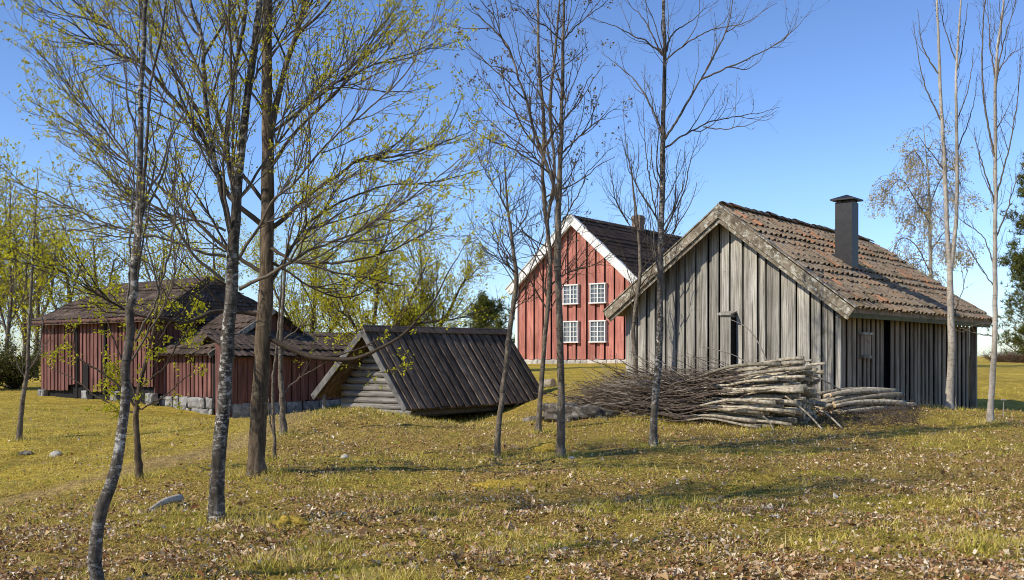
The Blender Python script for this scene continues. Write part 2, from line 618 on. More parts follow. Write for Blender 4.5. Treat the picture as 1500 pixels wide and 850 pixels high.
M['alder_bark'] = bark('grey_alder_bark', [(.016, .012, .009), (.07, .056, .041), (.17, .145, .11)], 3.0, (.60, .57, .50), .545, 17.0, (.018, .014, .011), 1.0)
M['maple_bark'] = bark('brown_maple_bark', [(.022, .015, .01), (.11, .078, .047), (.24, .175, .11)], 2.2, (.30, .27, .20), .62, 14.0, None, 1.0)
M['birch_bark'] = bark('pale_birch_bark', [(.15, .14, .12), (.34, .32, .29), (.50, .48, .45)], 8.0, (.10, .09, .08), .60, 7.0, (.05, .045, .04))
M['aspen_bark'] = bark('mottled_aspen_bark', [(.022, .017, .012), (.09, .074, .056), (.20, .17, .135)], 4.0, (.62, .59, .53), .54, 18.0, (.025, .02, .016), 1.0)
M['right_bark'] = bark('pale_beige_bark', [(.24, .20, .15), (.40, .35, .28), (.52, .47, .40)], 6.0, (.20, .17, .13), .6, 8.0, (.15, .12, .09))
M['sapling_bark'] = bark('brown_grey_sapling_bark', [(.035, .026, .018), (.14, .11, .078), (.30, .25, .185)], 4.0, (.42, .38, .31), .60, 30.0, (.025, .02, .015), 1.0)
M['twig_dark'] = plain('dark_twig', (.062, .045, .03), .9, .3, 20)
M['twig_grey'] = plain('grey_twig', (.125, .10, .072), .9, .3, 20)
M['twig_pale'] = plain('pale_twig', (.30, .25, .20), .9, .3, 20)
M['twig_red'] = plain('red_brown_twig', (.10, .075, .058), .9, .3, 20)
M['leaf_spring'] = leafmat('spring_maple_leaf', [(.44, .43, .02), (.60, .57, .03), (.76, .71, .05), (.50, .42, .04)], .5)
M['leaf_olive'] = leafmat('olive_young_leaf', [(.36, .34, .025), (.54, .50, .035), (.68, .62, .06), (.40, .31, .05)], .4)
M['leaf_bright'] = leafmat('bright_yellow_green_leaf', [(.34, .36, .02), (.48, .46, .03), (.60, .55, .06)], .5)
M['bud'] = leafmat('brown_bud', [(.10, .065, .035), (.22, .16, .09), (.34, .27, .17), (.16, .12, .05)], .2)
M['birch_leaf'] = leafmat('birch_catkin_leaf', [(.40, .32, .15), (.54, .44, .21), (.64, .54, .28)], .35)
M['needle'] = leafmat('pine_needle', [(.04, .055, .012), (.11, .125, .028), (.21, .21, .06)], .15)
M['brush'] = leafmat('brushwood_twig', [(.035, .026, .018), (.08, .06, .042), (.12, .09, .065), (.20, .16, .12), (.36, .31, .25)], .05)
M['hedge_twig'] = leafmat('hedge_twig', [(.06, .04, .025), (.14, .09, .055), (.2, .14, .09)], .15)


def pole_mat():
    t = NT('stacked_pole_bark')
    n1 = t.noise(t.coord((12, 12, 12)), 1.4, 6, .7)
    c = t.ramp(n1, [(.3, (.10, .078, .05)), (.5, (.40, .34, .24)), (.7, (.66, .59, .46))])
    c = t.mix(1.0, c, t.rnd(.55, 1.25, 'object'), 'MULTIPLY')
    return t.finish(c, .85, n1, .6, .01)


M['pole'] = pole_mat()
M['cut'] = plain('cut_wood_end', (.56, .40, .23), .9, .3, 18)


# ------------------------------------------------------------------ ground
def axis(lo, hi, fine_lo, fine_hi, step, grow):
    mid = list(np.arange(fine_lo, fine_hi + 1e-6, step))
    s, q, up = step, fine_hi, []
    while q < hi:
        s *= grow
        q += s
        up.append(q)
    s, q, dn = step, fine_lo, []
    while q > lo:
        s *= grow
        q -= s
        dn.append(q)
    return np.array(dn[::-1] + mid + up)


gx = axis(-2500, 2500, -13, 13, .13, 1.13)
gy = axis(-60, 4000, 4.5, 24, .13, 1.07)
GX, GY = np.meshgrid(gx, gy)
GZ = terr(GX, GY)
nx, ny = len(gx), len(gy)
I = np.arange(nx * ny).reshape(ny, nx)
gq = np.stack([I[:-1, :-1], I[:-1, 1:], I[1:, 1:], I[1:, :-1]], -1).reshape(-1, 4)
gme = mesh_np('ground', np.stack([GX, GY, GZ], -1).reshape(-1, 3), gq, None, True)
ca = gme.color_attributes.new('mask', 'FLOAT_COLOR', 'POINT')
px_ = 750 + F * GX / np.maximum(GY, 3)
lawn = np.clip((GY - 23) / 8, 0, 1)
lawn = np.maximum(lawn, np.clip((400 - px_) / 80, 0, 1) * np.clip((GY - 12.5) / 2, 0, 1))
msk = np.stack([litter_mask(GX, GY), path_mask(GX, GY), lawn, np.ones_like(GX)], -1)
ca.data.foreach_set('color', msk.astype(np.float32).ravel())
tag(link('ground', gme, M['ground']), kind='structure')


def leafquads(rng, pos, size, per, spread, flat=.0, elong=.55, vary=False):
    """small diamond leaves scattered round each position"""
    pos = np.repeat(pos, per, 0)
    n = len(pos)
    c = pos + rng.normal(0, spread, (n, 3))
    d = nrm(rng.normal(0, 1, (n, 3)) * np.array([1, 1, 1 - flat]))
    s = nrm(np.cross(d, nrm(rng.normal(0, 1, (n, 3)) * np.array([1 - flat, 1 - flat, 1]) + np.array([0, 0, flat * 2]))))
    L = (size * (rng.lognormal(0, .42, n) if vary else rng.uniform(.6, 1.35, n)))[:, None]
    up = np.cross(d, s) * L * (rng.uniform(-.35, .5, n)[:, None] if vary else .18)
    V = np.stack([c - d * L * .5, c + s * L * elong * .5 + up, c + d * L * .5, c - s * L * elong * .5 + up], 1).reshape(-1, 3)
    i = np.arange(n)[:, None] * 4
    T = np.concatenate([i + np.array([[0, 1, 2]]), i + np.array([[0, 2, 3]])], 1).reshape(-1, 3)
    return V, T


def scatter(rng, n, y0, y1, pw, px0=-260, px1=1760):
    u = rng.random(n)
    y = (y0 ** (1 - pw) + u * (y1 ** (1 - pw) - y0 ** (1 - pw))) ** (1 / (1 - pw))
    x = (rng.uniform(px0, px1, n) - 750) * y / F
    return x, y


rng = np.random.default_rng(11)
x, y = scatter(rng, 210000, 5.2, 27, 1.22)
keep = rng.random(len(x)) < (.16 + .84 * litter_mask(x, y)) * np.clip((fbm(x * 5, y * 5.5, 63, 3) - .36) * 5, .05, 1) * np.where(path_mask(x, y) > .3, .15, 1)
mead = (750 + F * x / y < 400) & (y > 12.5)
keep &= ~(mead & (rng.random(len(x)) < .55))
x, y = x[keep], y[keep]
P = np.stack([x, y, terr(x, y) + rng.uniform(.008, .045, len(x))], -1)
V, T = leafquads(rng, P, .027, 1, .0, .3, .66, True)
tag(link('fallen_leaves', mesh_np('fallen_leaves', V, None, T), M['dry_leaf']), 'pale dry leaves littering the sloping grass', 'leaf litter', kind='stuff')

x, y = scatter(rng, 240000, 5.2, 38, 1.25)
dens = np.clip((fbm(x * .9, y * 1.1, 77, 4) - .3) * 2.6, .12, 1) * (1 - .9 * path_mask(x, y)) * (1 - .45 * litter_mask(x, y))
keep = rng.random(len(x)) < dens
x, y = x[keep], y[keep]
lush = fbm(x * 1.4 + 9, y * 1.6, 55, 3)
hgt = rng.uniform(.018, .055, len(x)) * (1 + 1.5 * np.clip((lush - .56) * 6, 0, 1))
tx, ty = [], []
for px, Y, n_, sp in ((147, 6.65, 240, .13), (318, 9.3, 300, .17), (376, 12.8, 380, .24), (203, 13, 220, .16), (27, 19.5, 120, .15), (403, 14.5, 120, .12), (415, 18, 160, .18),
                      (728, 15.5, 200, .15), (788, 19, 200, .17), (821, 15, 260, .17), (957, 16, 260, .17), (1390, 23, 260, .25), (1450, 20, 220, .2), (745, 12.4, 420, .34),
                      (423, 9.2, 240, .16), (800, 15.8, 240, .28), (240, 10.4, 200, .25), (82, 17.6, 80, .14), (38, 17.9, 80, .16), (838, 20.3, 500, .8), (1050, 19.0, 900, 1.3),
                      (1150, 18.6, 500, .8), (560, 21.6, 900, 1.3), (650, 22.0, 600, 1.2)):
    xx_ = (px - 750) * Y / F
    tx.append(rng.normal(xx_, sp, n_))
    ty.append(rng.normal(Y - .04, sp * .9, n_))
tx, ty = np.concatenate(tx), np.concatenate(ty)
x, y = np.concatenate([x, tx]), np.concatenate([y, ty])
hgt = np.concatenate([hgt, rng.uniform(.04, .12, len(tx))])
P = np.stack([x, y, terr(x, y) - .006], -1)
az = rng.uniform(0, 2 * np.pi, len(x))
sdv = np.stack([np.cos(az), np.sin(az), 0 * az], -1) * (.0028 + .00022 * y)[:, None]
lean = np.stack([rng.normal(0, .55, len(x)), rng.normal(0, .55, len(x)), np.ones(len(x))], -1)
tip = P + lean * hgt[:, None]
V = np.stack([P - sdv, P + sdv, tip], 1).reshape(-1, 3)
tag(link('grass', mesh_np('grass', V, None, np.arange(len(V)).reshape(-1, 3)), M['grass_blade']), 'short olive and straw coloured grass on the slope', 'grass', kind='stuff')

exec_trees = []


# ------------------------------------------------------------------ trees
def grow(rng, P, Rr, n, tmin, ang, L, K, up, wob, rr, tmax=.98, zmin=None, minr=.0012):
    N, Kp, _ = P.shape
    n = np.broadcast_to(np.asarray(n), (N,)).astype(int)
    idx = np.repeat(np.arange(N), n)
    m = len(idx)
    if m == 0: return np.zeros((0, K, 3)), np.zeros((0, K))
    t = rng.uniform(tmin, tmax, m)
    s = t * (Kp - 1)
    i = np.minimum(s.astype(int), Kp - 2)
    f = (s - i)[:, None]
    pos = P[idx, i] * (1 - f) + P[idx, i + 1] * f
    if zmin is not None:
        k = pos[:, 2] > zmin
        idx, t, i, f, pos = idx[k], t[k], i[k], f[k], pos[k]
        m = len(idx)
    tan = nrm(P[idx, i + 1] - P[idx, i])
    r0 = Rr[idx, i] * (1 - f[:, 0]) + Rr[idx, i + 1] * f[:, 0]
    v = rng.normal(0, 1, (m, 3))
    v = nrm(v - tan * (v * tan).sum(1, keepdims=True))
    a = ang * rng.uniform(.65, 1.35, m)[:, None]
    d = np.cos(a) * tan + np.sin(a) * v
    Lp = np.linalg.norm(np.diff(P[idx], axis=1), axis=2).sum(1) if callable(L) else None
    ln = (L(Lp) if callable(L) else np.full(m, L)) * (1 - .5 * t) * rng.uniform(.45, 1.25, m)
    out = np.empty((m, K, 3))
    out[:, 0] = pos
    for k in range(1, K):
        d = nrm(d + np.array([0, 0, up]) + rng.normal(0, wob, (m, 3)))
        out[:, k] = out[:, k - 1] + d * (ln / (K - 1))[:, None]
    rad = np.minimum(r0 * .72, ln * rr)
    rad = np.maximum(rad, minr)
    R2 = rad[:, None] * np.linspace(1, .35, K)[None]
    R2 = np.maximum(R2, minr * .8)
    return out, R2


def trace(rng, pts, w, Y, K=26, dy=None, base=False):
    """pixel polyline measured on the photo -> 3-D polyline round depth Y"""
    m = len(pts)
    ws = np.asarray(w, float) if len(w) == m else np.interp(np.linspace(0, 1, m), [0, 1], [w[0], w[-1]])
    off = np.zeros(m) if dy is None else np.linspace(0, dy, m)
    P = []
    for (px, py), o in zip(pts, off):
        P.append(Wp(px, py, Y + o))
    if base:
        g = Gp(pts[0][0], Y, -.06)
        P[0] = g
    rad = ws * Y / F / 2 * .74
    return spline(P, rad, K)


def tree(name, label, Y, stems, limbs=(), bark='alder_bark', twig='twig_grey', leaf=None, seed=0, group=None, zmin=2.0,
         d1=3.2, L1=1.1, a1=.8, up1=.10, d2=7.0, L2=.45, a2=.75, up2=.06, d3=9.0, L3=.16, a3=.8, up3=.04, wob=.13,
         rr=.010, lsize=.035, lper=3, lspread=.018, lprob=.7, limb_d=None, cat='tree', sides=10, minr=.0013, ldens=1.0, flare=True):
    rng = np.random.default_rng(seed + 100)
    b = Gp(stems[0][0][0][0], Y)
    root = empty(name, tuple(b))
    tag(root, label, cat, group)
    SP, SR = [], []
    for k, (pts, w) in enumerate(stems):
        dyv = None if k == 0 else rng.uniform(-.25, .25)
        p, r = trace(rng, pts, w, Y, 40, dyv, base=(k == 0))
        if k == 0 and flare:
            h = np.linalg.norm(p - p[0], axis=1)
            r = r * (1 + .28 * np.exp(-h / .07) + .08 * np.exp(-h / .25)) * (1 + rng.normal(0, .025, 40))
        p = p + np.where(np.arange(40)[:, None] > 1, rng.normal(0, .004, (40, 3)), 0)
        SP.append(p)
        SR.append(r)
    mb = MB()
    mb.tubes(np.array(SP) - b, np.array(SR), sides)
    mb.build('trunk', M[bark], root, True)
    LP, LR, LD = [], [], []
    for lb in limbs:
        pts, w = lb[0], lb[1]
        w = tuple(np.asarray(w, float) * .85)
        LD.append(lb[2] if len(lb) > 2 else 1.0)
        ext = abs(pts[-1][0] - pts[0][0]) * Y / F
        p, r = trace(rng, pts, w, Y, 40, rng.uniform(-.5, .5) * ext)
        p[2:] += np.cumsum(rng.normal(0, .010, (38, 3)), 0) * .6
        LP.append(p)
        LR.append(r)
    cb = MB()
    SP, SR = np.array(SP), np.array(SR)
    if LP:
        LP, LR = np.array(LP), np.array(LR)
        cb.tubes(LP - b, LR, 6)
    ln = np.linalg.norm(np.diff(SP, axis=1), axis=2).sum(1)
    P1, R1 = grow(rng, SP, SR, np.maximum(1, (d1 * ln).round()), .05, a1, L1, 12, up1, wob, rr, zmin=zmin, minr=minr)
    if len(LP):
        lnl = np.linalg.norm(np.diff(LP, axis=1), axis=2).sum(1)
        Pl, Rl = grow(rng, LP, LR, np.maximum(2, ((limb_d or d1 * 1.4) * lnl * np.array(LD)).round()), .12, a1, L1 * .75, 12, up1, wob, rr, minr=minr)
        P1, R1 = np.concatenate([P1, Pl]), np.concatenate([R1, Rl])
    cb.tubes(P1 - b, R1, 5)
    l1 = np.linalg.norm(np.diff(P1, axis=1), axis=2).sum(1)
    P2, R2 = grow(rng, P1, R1, (d2 * l1 + rng.random(len(l1))).astype(int), .12, a2, L2, 8, up2, wob, rr, minr=minr)
    cb.tubes(P2 - b, R2, 4)
    l2 = np.linalg.norm(np.diff(P2, axis=1), axis=2).sum(1)
    P3, R3 = grow(rng, P2, R2, (d3 * l2 + rng.random(len(l2))).astype(int), .12, a3, L3, 5, up3, wob, rr, minr=minr)
    if len(P3): cb.tubes(P3 - b, R3, 3)
    cb.build('crown', M[twig], root, True)
    if leaf:
        pp = []
        for Pk in (P2, P3):
            if not len(Pk): continue
            K = Pk.shape[1]
            for _ in range(2):
                s = rng.uniform(.25, 1, len(Pk)) * (K - 1)
                s = np.where(rng.random(len(s)) < .45, K - 1, s)
                i = np.minimum(s.astype(int), K - 2)
                f = (s - i)[:, None]
                q = Pk[np.arange(len(Pk)), i] * (1 - f) + Pk[np.arange(len(Pk)), i + 1] * f
                pp.append(q[rng.random(len(q)) < lprob])
        pp = np.concatenate(pp)
        V, T = leafquads(rng, pp - b, lsize, lper, lspread, 0, .6)
        link('foliage', mesh_np('foliage', V, None, T), M[leaf], root)  # brown buds on the budding trees, leaves on the others
    return root


# --- A: curved pale trunk in the near left corner
tree('curved_tree', 'slim tree with pale mottled bark and strongly curved lower trunk, nearest on the left', 6.65,
     [([(147, 852), (139, 800), (150, 745), (168, 690), (180, 620), (186, 540), (192, 470), (198, 390), (204, 300), (206, 200), (208, 100), (214, 0),
        (220, -120), (226, -240)], [27, 25, 24, 22, 19, 18, 17, 15, 13, 11, 9, 8, 4, 1]),
      ([(199, 385), (206, 320), (212, 250), (222, 120), (238, 40), (255, -80)], [8, 7, 6, 5, 4, 2]),
      ([(182, 600), (184, 520), (188, 440), (192, 330), (197, 230), (198, 120)], [5, 5, 4, 4, 3, 1])],
     [([(197, 500), (222, 465), (252, 400), (268, 340), (280, 290), (300, 220)], (7, 2)),
      ([(190, 530), (225, 490), (258, 430), (275, 370), (300, 290), (330, 200)], (6, 2)),
      ([(203, 330), (185, 290), (150, 230), (120, 150)], (4, 1)),
      ([(206, 230), (240, 160), (270, 80), (290, 0)], (4, 1))],
     'aspen_bark', 'twig_grey', 'leaf_olive', 1, zmin=1.8, d1=3, L1=1.1, a1=.5, L2=.4, d2=6, d3=6, L3=.12, lsize=.022, lper=2, lprob=.35, limb_d=3.0)

# --- B: grey alder with spreading limbs
tree('alder_tree', 'tall grey barked tree with white lichen and forked upper stems, left of the brown trunk', 9.3,
     [([(318, 768), (317, 720), (322, 660), (328, 580), (334, 500), (339, 430), (342, 370), (346, 300), (352, 230), (362, 150), (372, 70), (380, 0),
        (390, -150), (395, -330)], [31, 29, 28, 27, 26, 25, 23, 20, 17, 15, 14, 12, 8, 2]),
      ([(341, 355), (322, 265), (312, 225), (301, 140), (297, 60), (278, 0), (262, -100), (240, -280)], [13, 11, 10, 9, 8, 7, 5, 1]),
      ([(344, 300), (333, 210), (340, 130), (352, 60), (362, 0), (372, -140), (360, -320)], [11, 9, 9, 8, 7, 5, 1])],
     [([(328, 412), (312, 398), (287, 377), (269, 352), (240, 312), (205, 265), (165, 215), (110, 150), (50, 75)], (9, 2)),
      ([(330, 338), (298, 322), (269, 315), (241, 303), (195, 275), (140, 225), (85, 190)], (7, 2)),
      ([(330, 376), (298, 366), (252, 345), (216, 336), (150, 318), (90, 290), (20, 262)], (8, 2)),
      ([(351, 423), (382, 409), (411, 396), (432, 384), (453, 372), (485, 361), (520, 347), (570, 320), (620, 285), (680, 235)], (9, 2)),
      ([(349, 380), (368, 349), (382, 328), (400, 289), (440, 250), (480, 200), (540, 150), (600, 95), (630, 30)], (8, 2)),
      ([(352, 290), (385, 240), (420, 190), (470, 130), (530, 80), (600, 0)], (7, 2)),
      ([(315, 240), (280, 190), (230, 130), (180, 60), (130, -10)], (7, 2)),
      ([(362, 130), (400, 80), (450, 20), (490, -40)], (6, 2)),
      ([(300, 120), (260, 70), (210, 20), (160, -40)], (5, 2))],
     'alder_bark', 'twig_grey', 'leaf_olive', 2, zmin=2.4, d1=4.5, L1=1.5, a1=.55, d2=8, L2=.62, a2=.55, d3=6, L3=.16, a3=.6, lsize=.025, lper=3, lspread=.013, lprob=.78, limb_d=8, up1=.05, wob=.10)

# --- C: thick maple
tree('maple_tree', 'thick brown barked tree with sweeping low limbs and yellow green spring leaves', 12.8,
     [([(377, 702), (375, 680), (378, 620), (382, 550), (386, 480), (390, 420), (391, 350), (392, 280), (392, 200), (391, 100), (392, 0), (394, -150), (396, -400)],
       [36, 34, 34, 33, 32, 30, 28, 26, 24, 21, 18, 14, 4]),
      ([(391, 240), (402, 170), (418, 100), (440, 30), (455, -60), (470, -200)], [14, 12, 11, 9, 7, 2])],
     [([(388, 492), (430, 513), (470, 524), (510, 527), (545, 518), (580, 500), (610, 475), (640, 440), (662, 400), (690, 350)], (15, 1.2), .45),
      ([(393, 338), (420, 316), (450, 288), (498, 254), (526, 232), (570, 228), (625, 214), (690, 190)], (13, 1.5)),
      ([(394, 362), (410, 372), (432, 384), (488, 386), (540, 380), (590, 360), (650, 330)], (9, 2)),
      ([(400, 385), (418, 398), (453, 423), (485, 437), (530, 430), (570, 405)], (7, 2)),
      ([(384, 462), (326, 455), (298, 462), (270, 470), (241, 462), (202, 458), (150, 430), (90, 395), (20, 360)], (12, 1.2)),
      ([(390, 335), (360, 308), (332, 275), (304, 205), (275, 166), (247, 138), (212, 99), (177, 85), (134, 60), (106, 39), (53, 11)], (14, 1.2)),
      ([(247, 138), (215, 100), (177, 56), (140, 25), (106, 0), (60, -40)], (8, 3)),
      ([(386, 400), (350, 380), (300, 340), (250, 290), (200, 250), (130, 200), (40, 150)], (11, 2)),
      ([(392, 250), (430, 200), (480, 150), (530, 90), (560, 30)], (9, 2)),
      ([(390, 300), (350, 250), (300, 180), (255, 110), (225, 40), (200, -40)], (10, 2)),
      ([(392, 200), (440, 160), (500, 115), (570, 85), (640, 60)], (8, 2)),
      ([(393, 420), (440, 340), (490, 300), (560, 270), (640, 260), (700, 245)], (8, 2))],
     'maple_bark', 'twig_dark', 'leaf_spring', 3, zmin=3.0, d1=3, L1=1.9, a1=.55, d2=5.5, L2=.75, a2=.55, d3=5.5, L3=.2, a3=.6, lsize=.037, lper=3, lspread=.02, lprob=.78, limb_d=5, up1=.05, wob=.10)

# --- D: little maple in bright leaf
tree('small_maple', 'small dark stemmed maple with bright yellow leaf clusters low in front of the barn', 13.0,
     [([(204, 708), (201, 650), (199, 605), (206, 560), (216, 520), (226, 480), (232, 430), (236, 380)], [16, 12, 11, 9, 7, 5, 4, 1])],
     [([(200, 600), (168, 558), (140, 538), (117, 522), (105, 500), (112, 470)], (6, 2)),
      ([(200, 605), (170, 595), (143, 583), (105, 556), (67, 537)], (5, 2)),
      ([(203, 590), (180, 540), (165, 500), (150, 470), (130, 440)], (5, 2)),
      ([(206, 565), (240, 545), (262, 510), (285, 475), (312, 450)], (5, 2)),
      ([(203, 600), (240, 580), (262, 560), (285, 545)], (4, 2)),
      ([(216, 520), (245, 480), (270, 450), (300, 420)], (4, 2)),
      ([(220, 500), (195, 470), (175, 440), (160, 420)], (4, 2))],
     'maple_bark', 'twig_dark', 'leaf_bright', 4, zmin=1.3, d1=5, L1=.55, d2=7, L2=.26, d3=6, L3=.1, lsize=.046, lper=5, lspread=.032, lprob=.75, limb_d=6.5)

# --- E, F: saplings on the left
tree('sapling', 'thin bare sapling alone on the grass at the far left', 19.5,
     [([(27, 648), (33, 590), (40, 540), (43, 470), (47, 400), (52, 320), (55, 250)], [11, 9, 8, 6, 5, 3, 1])],
     [([(41, 545), (55, 520), (62, 490), (64, 450)], (5, 2)), ([(38, 560), (22, 520), (12, 480)], (4, 1))],
     'sapling_bark', 'twig_grey', None, 5, zmin=1.0, d1=3, L1=1.1, d2=4, L2=.4, d3=4, L3=.2, up1=.16, minr=.003)
tree('sapling', 'very thin pale sapling just right of the thick brown trunk', 14.5,
     [([(403, 680), (401, 620), (400, 560), (405, 510), (410, 450), (414, 380)], [8, 6, 6, 5, 4, 1])],
     [([(401, 640), (394, 600), (392, 570), (394, 540)], (5, 2))],
     'sapling_bark', 'twig_grey', None, 6, zmin=1.6, d1=2, L1=.6, d2=4, L2=.3, d3=2, L3=.1)
tree('sapling', 'short pale trunked tree with a leaning side branch between the barn wing and cellar', 18.0,
     [([(415, 638), (414, 600), (411, 540), (412, 480), (416, 420), (420, 350)], [16, 12, 10, 8, 6, 2])],
     [([(414, 578), (430, 562), (444, 548), (468, 534)], (5, 2)), ([(412, 500), (440, 470), (460, 430)], (4, 1)), ([(412, 520), (428, 500), (450, 492)], (4, 1))],
     'sapling_bark', 'twig_grey', 'leaf_olive', 7, zmin=2.0, d1=3, L1=.9, d2=5, L2=.4, d3=4, L3=.2, lsize=.04, lprob=.3)

# --- H..L: slim trees in the middle
tree('slim_tree', 'slim bare tree bent at mid height, before the right end of the cellar roof', 15.5,
     [([(728, 671), (730, 630), (737, 570), (743, 520), (750, 460), (757, 410), (752, 370), (746, 320), (741, 270), (738, 220)], [13, 11, 11, 11, 10, 9, 7, 5, 4, 1])],
     [([(757, 412), (740, 380), (715, 350), (690, 335)], (4, 1)), ([(750, 350), (775, 320), (800, 300)], (3, 1)), ([(745, 310), (720, 270), (700, 225), (692, 190)], (3, 1))],
     'sapling_bark', 'twig_dark', None, 8, zmin=2.2, d1=9, L1=1.5, a1=.95, up1=.05, d2=6, L2=.55, d3=5, L3=.2, wob=.16)
tree('slim_tree', 'thin bare tree furthest back of the slim trees before the red house', 19.0,
     [([(788, 635), (791, 590), (797, 510), (803, 440), (806, 380), (800, 320), (795, 260), (797, 190), (790, 100), (788, 20), (786, -70)], [12, 10, 9, 9, 8, 8, 7, 7, 6, 5, 2]),
      ([(801, 330), (812, 250), (806, 160), (815, 60), (822, -30)], [7, 6, 6, 5, 2])],
     [([(805, 390), (780, 350), (760, 335)], (4, 1)), ([(804, 420), (830, 400), (870, 385), (905, 365)], (4, 1))],
     'sapling_bark', 'twig_dark', None, 9, zmin=2.4, d1=5, L1=1.7, a1=.8, up1=.05, d2=5.5, L2=.65, d3=4, L3=.25, wob=.16)
tree('slim_tree', 'straight tall tree with brown buds and forked side stem before the red house', 15.0,
     [([(821, 672), (822, 600), (821, 520), (819, 450), (817, 380), (818, 310), (819, 270), (822, 200), (824, 120), (825, 50), (826, 0), (828, -150), (830, -350)],
       [18, 15, 14, 13, 13, 12, 11, 8, 7, 6, 5, 4, 1]),
      ([(817, 287), (800, 240), (783, 195), (772, 150), (758, 110), (745, 70), (720, 40), (680, 8)], [8, 7, 6, 5, 4, 4, 3, 1])],
     [([(822, 225), (850, 200), (880, 180), (910, 155)], (5, 1)), ([(824, 60), (850, 35), (880, 15), (905, -5)], (4, 1)), ([(824, 60), (790, 30), (740, -5)], (4, 1)),
      ([(778, 180), (740, 150), (715, 120), (690, 80)], (4, 1)), ([(760, 110), (720, 95), (685, 75)], (3, 1)), ([(821, 190), (800, 150), (775, 110), (760, 60), (752, 10)], (4, 1)),
      ([(823, 150), (840, 110), (850, 70)], (3, 1)), ([(800, 250), (760, 210), (720, 180), (695, 150)], (4, 1)), ([(818, 330), (850, 290), (870, 250), (900, 215)], (4, 1))],
     'sapling_bark', 'twig_red', 'bud', 10, zmin=2.6, d1=5.5, L1=1.3, a1=.7, d2=5, L2=.45, d3=3, L3=.12, lsize=.040, lper=4, lspread=.022, lprob=.40, limb_d=4.5)
tree('slim_tree', 'straight tall bare tree rising in front of the brushwood end of the pole pile', 16.0,
     [([(957, 659), (958, 610), (962, 560), (966, 500), (967, 430), (968, 360), (970, 290), (971, 200), (973, 120), (973, 60), (972, 0), (972, -150), (974, -350)],
       [17, 14, 14, 13, 12, 12, 11, 10, 8, 7, 6, 4, 1])],
     [([(973, 206), (1013, 140), (1028, 113), (1051, 70), (1067, 31), (1075, -10)], (6, 2)), ([(1028, 116), (1059, 101), (1100, 82), (1150, 55), (1186, 20)], (5, 1)),
      ([(973, 217), (1013, 194), (1051, 177), (1100, 171), (1140, 160)], (5, 1)), ([(1030, 186), (1065, 188), (1100, 180), (1140, 162)], (3, 1)),
      ([(970, 196), (943, 144), (912, 113), (877, 85)], (5, 1)),
      ([(972, 82), (947, 62), (912, 43), (857, 19)], (5, 1)), ([(972, 80), (955, 55), (940, 25), (915, -5)], (4, 1)), ([(974, 80), (989, 43), (1013, 23), (1040, 0)], (5, 1)),
      ([(973, 90), (1000, 70), (1040, 45), (1090, 35), (1140, 5)], (4, 1)),
      ([(967, 330), (940, 280), (920, 220), (915, 160)], (4, 1)), ([(968, 350), (1000, 290), (1015, 240), (1030, 190)], (4, 1)),
      ([(968, 340), (955, 280), (950, 220), (945, 150)], (4, 1)), ([(968, 380), (990, 330), (1000, 280), (1005, 220)], (3, 1))],
     'aspen_bark', 'twig_grey', 'bud', 11, zmin=2.4, d1=6, L1=1.3, a1=.55, d2=5, L2=.45, d3=3, L3=.1, lsize=.022, lper=2, lprob=.3, limb_d=3.2, up1=.14)
tree('slim_tree', 'crooked thin dark tree close against the left part of the grey gable wall', 24.2,
     [([(933, 552), (930, 520), (928, 480), (934, 430), (938, 390), (934, 330), (928, 280), (924, 230)], [10, 9, 8, 8, 7, 5, 4, 1])],
     [([(936, 400), (965, 360), (985, 300)], (3, 1)), ([(935, 350), (905, 300), (890, 240)], (3, 1))],
     'sapling_bark', 'twig_dark', None, 12, zmin=2.6, d1=6, L1=1.6, a1=.6, d2=5, L2=.5, d3=4, L3=.2, up1=.12, minr=.002)

# --- M, N: pale saplings before the right end of the grey house
tree('pale_tree', 'pale beige trunk forking into twin slim stems before the grey side wall', 23.0,
     [([(1389, 602), (1392, 560), (1394, 510), (1393, 460), (1392, 410), (1391, 385), (1387, 330), (1384, 250), (1380, 180), (1376, 100), (1373, 0), (1370, -150)],
       [18, 15, 14, 13, 12, 10, 9, 8, 7, 6, 4, 1]),
      ([(1392, 400), (1400, 330), (1402, 250), (1401, 180), (1401, 100), (1405, 40), (1412, -80)], [9, 8, 7, 6, 5, 4, 1])],
     [([(1380, 180), (1362, 140), (1350, 90), (1340, 30)], (4, 1)), ([(1384, 250), (1365, 225), (1345, 200)], (3, 1)), ([(1376, 110), (1355, 70), (1345, 10)], (4, 1)),
      ([(1401, 180), (1420, 130), (1430, 70)], (3, 1)), ([(1400, 110), (1412, 60), (1420, 10)], (3, 1)), ([(1401, 90), (1385, 40), (1380, -10)], (3, 1)),
      ([(1403, 220), (1425, 170), (1432, 110)], (3, 1)), ([(1393, 480), (1410, 430), (1418, 390)], (3, 1))],
     'right_bark', 'twig_grey', 'bud', 13, zmin=4.0, d1=2.2, L1=1.0, a1=.5, up1=.16, d2=3.5, L2=.4, d3=2, L3=.15, lsize=.035, lper=2, lprob=.25, minr=.003, limb_d=2)
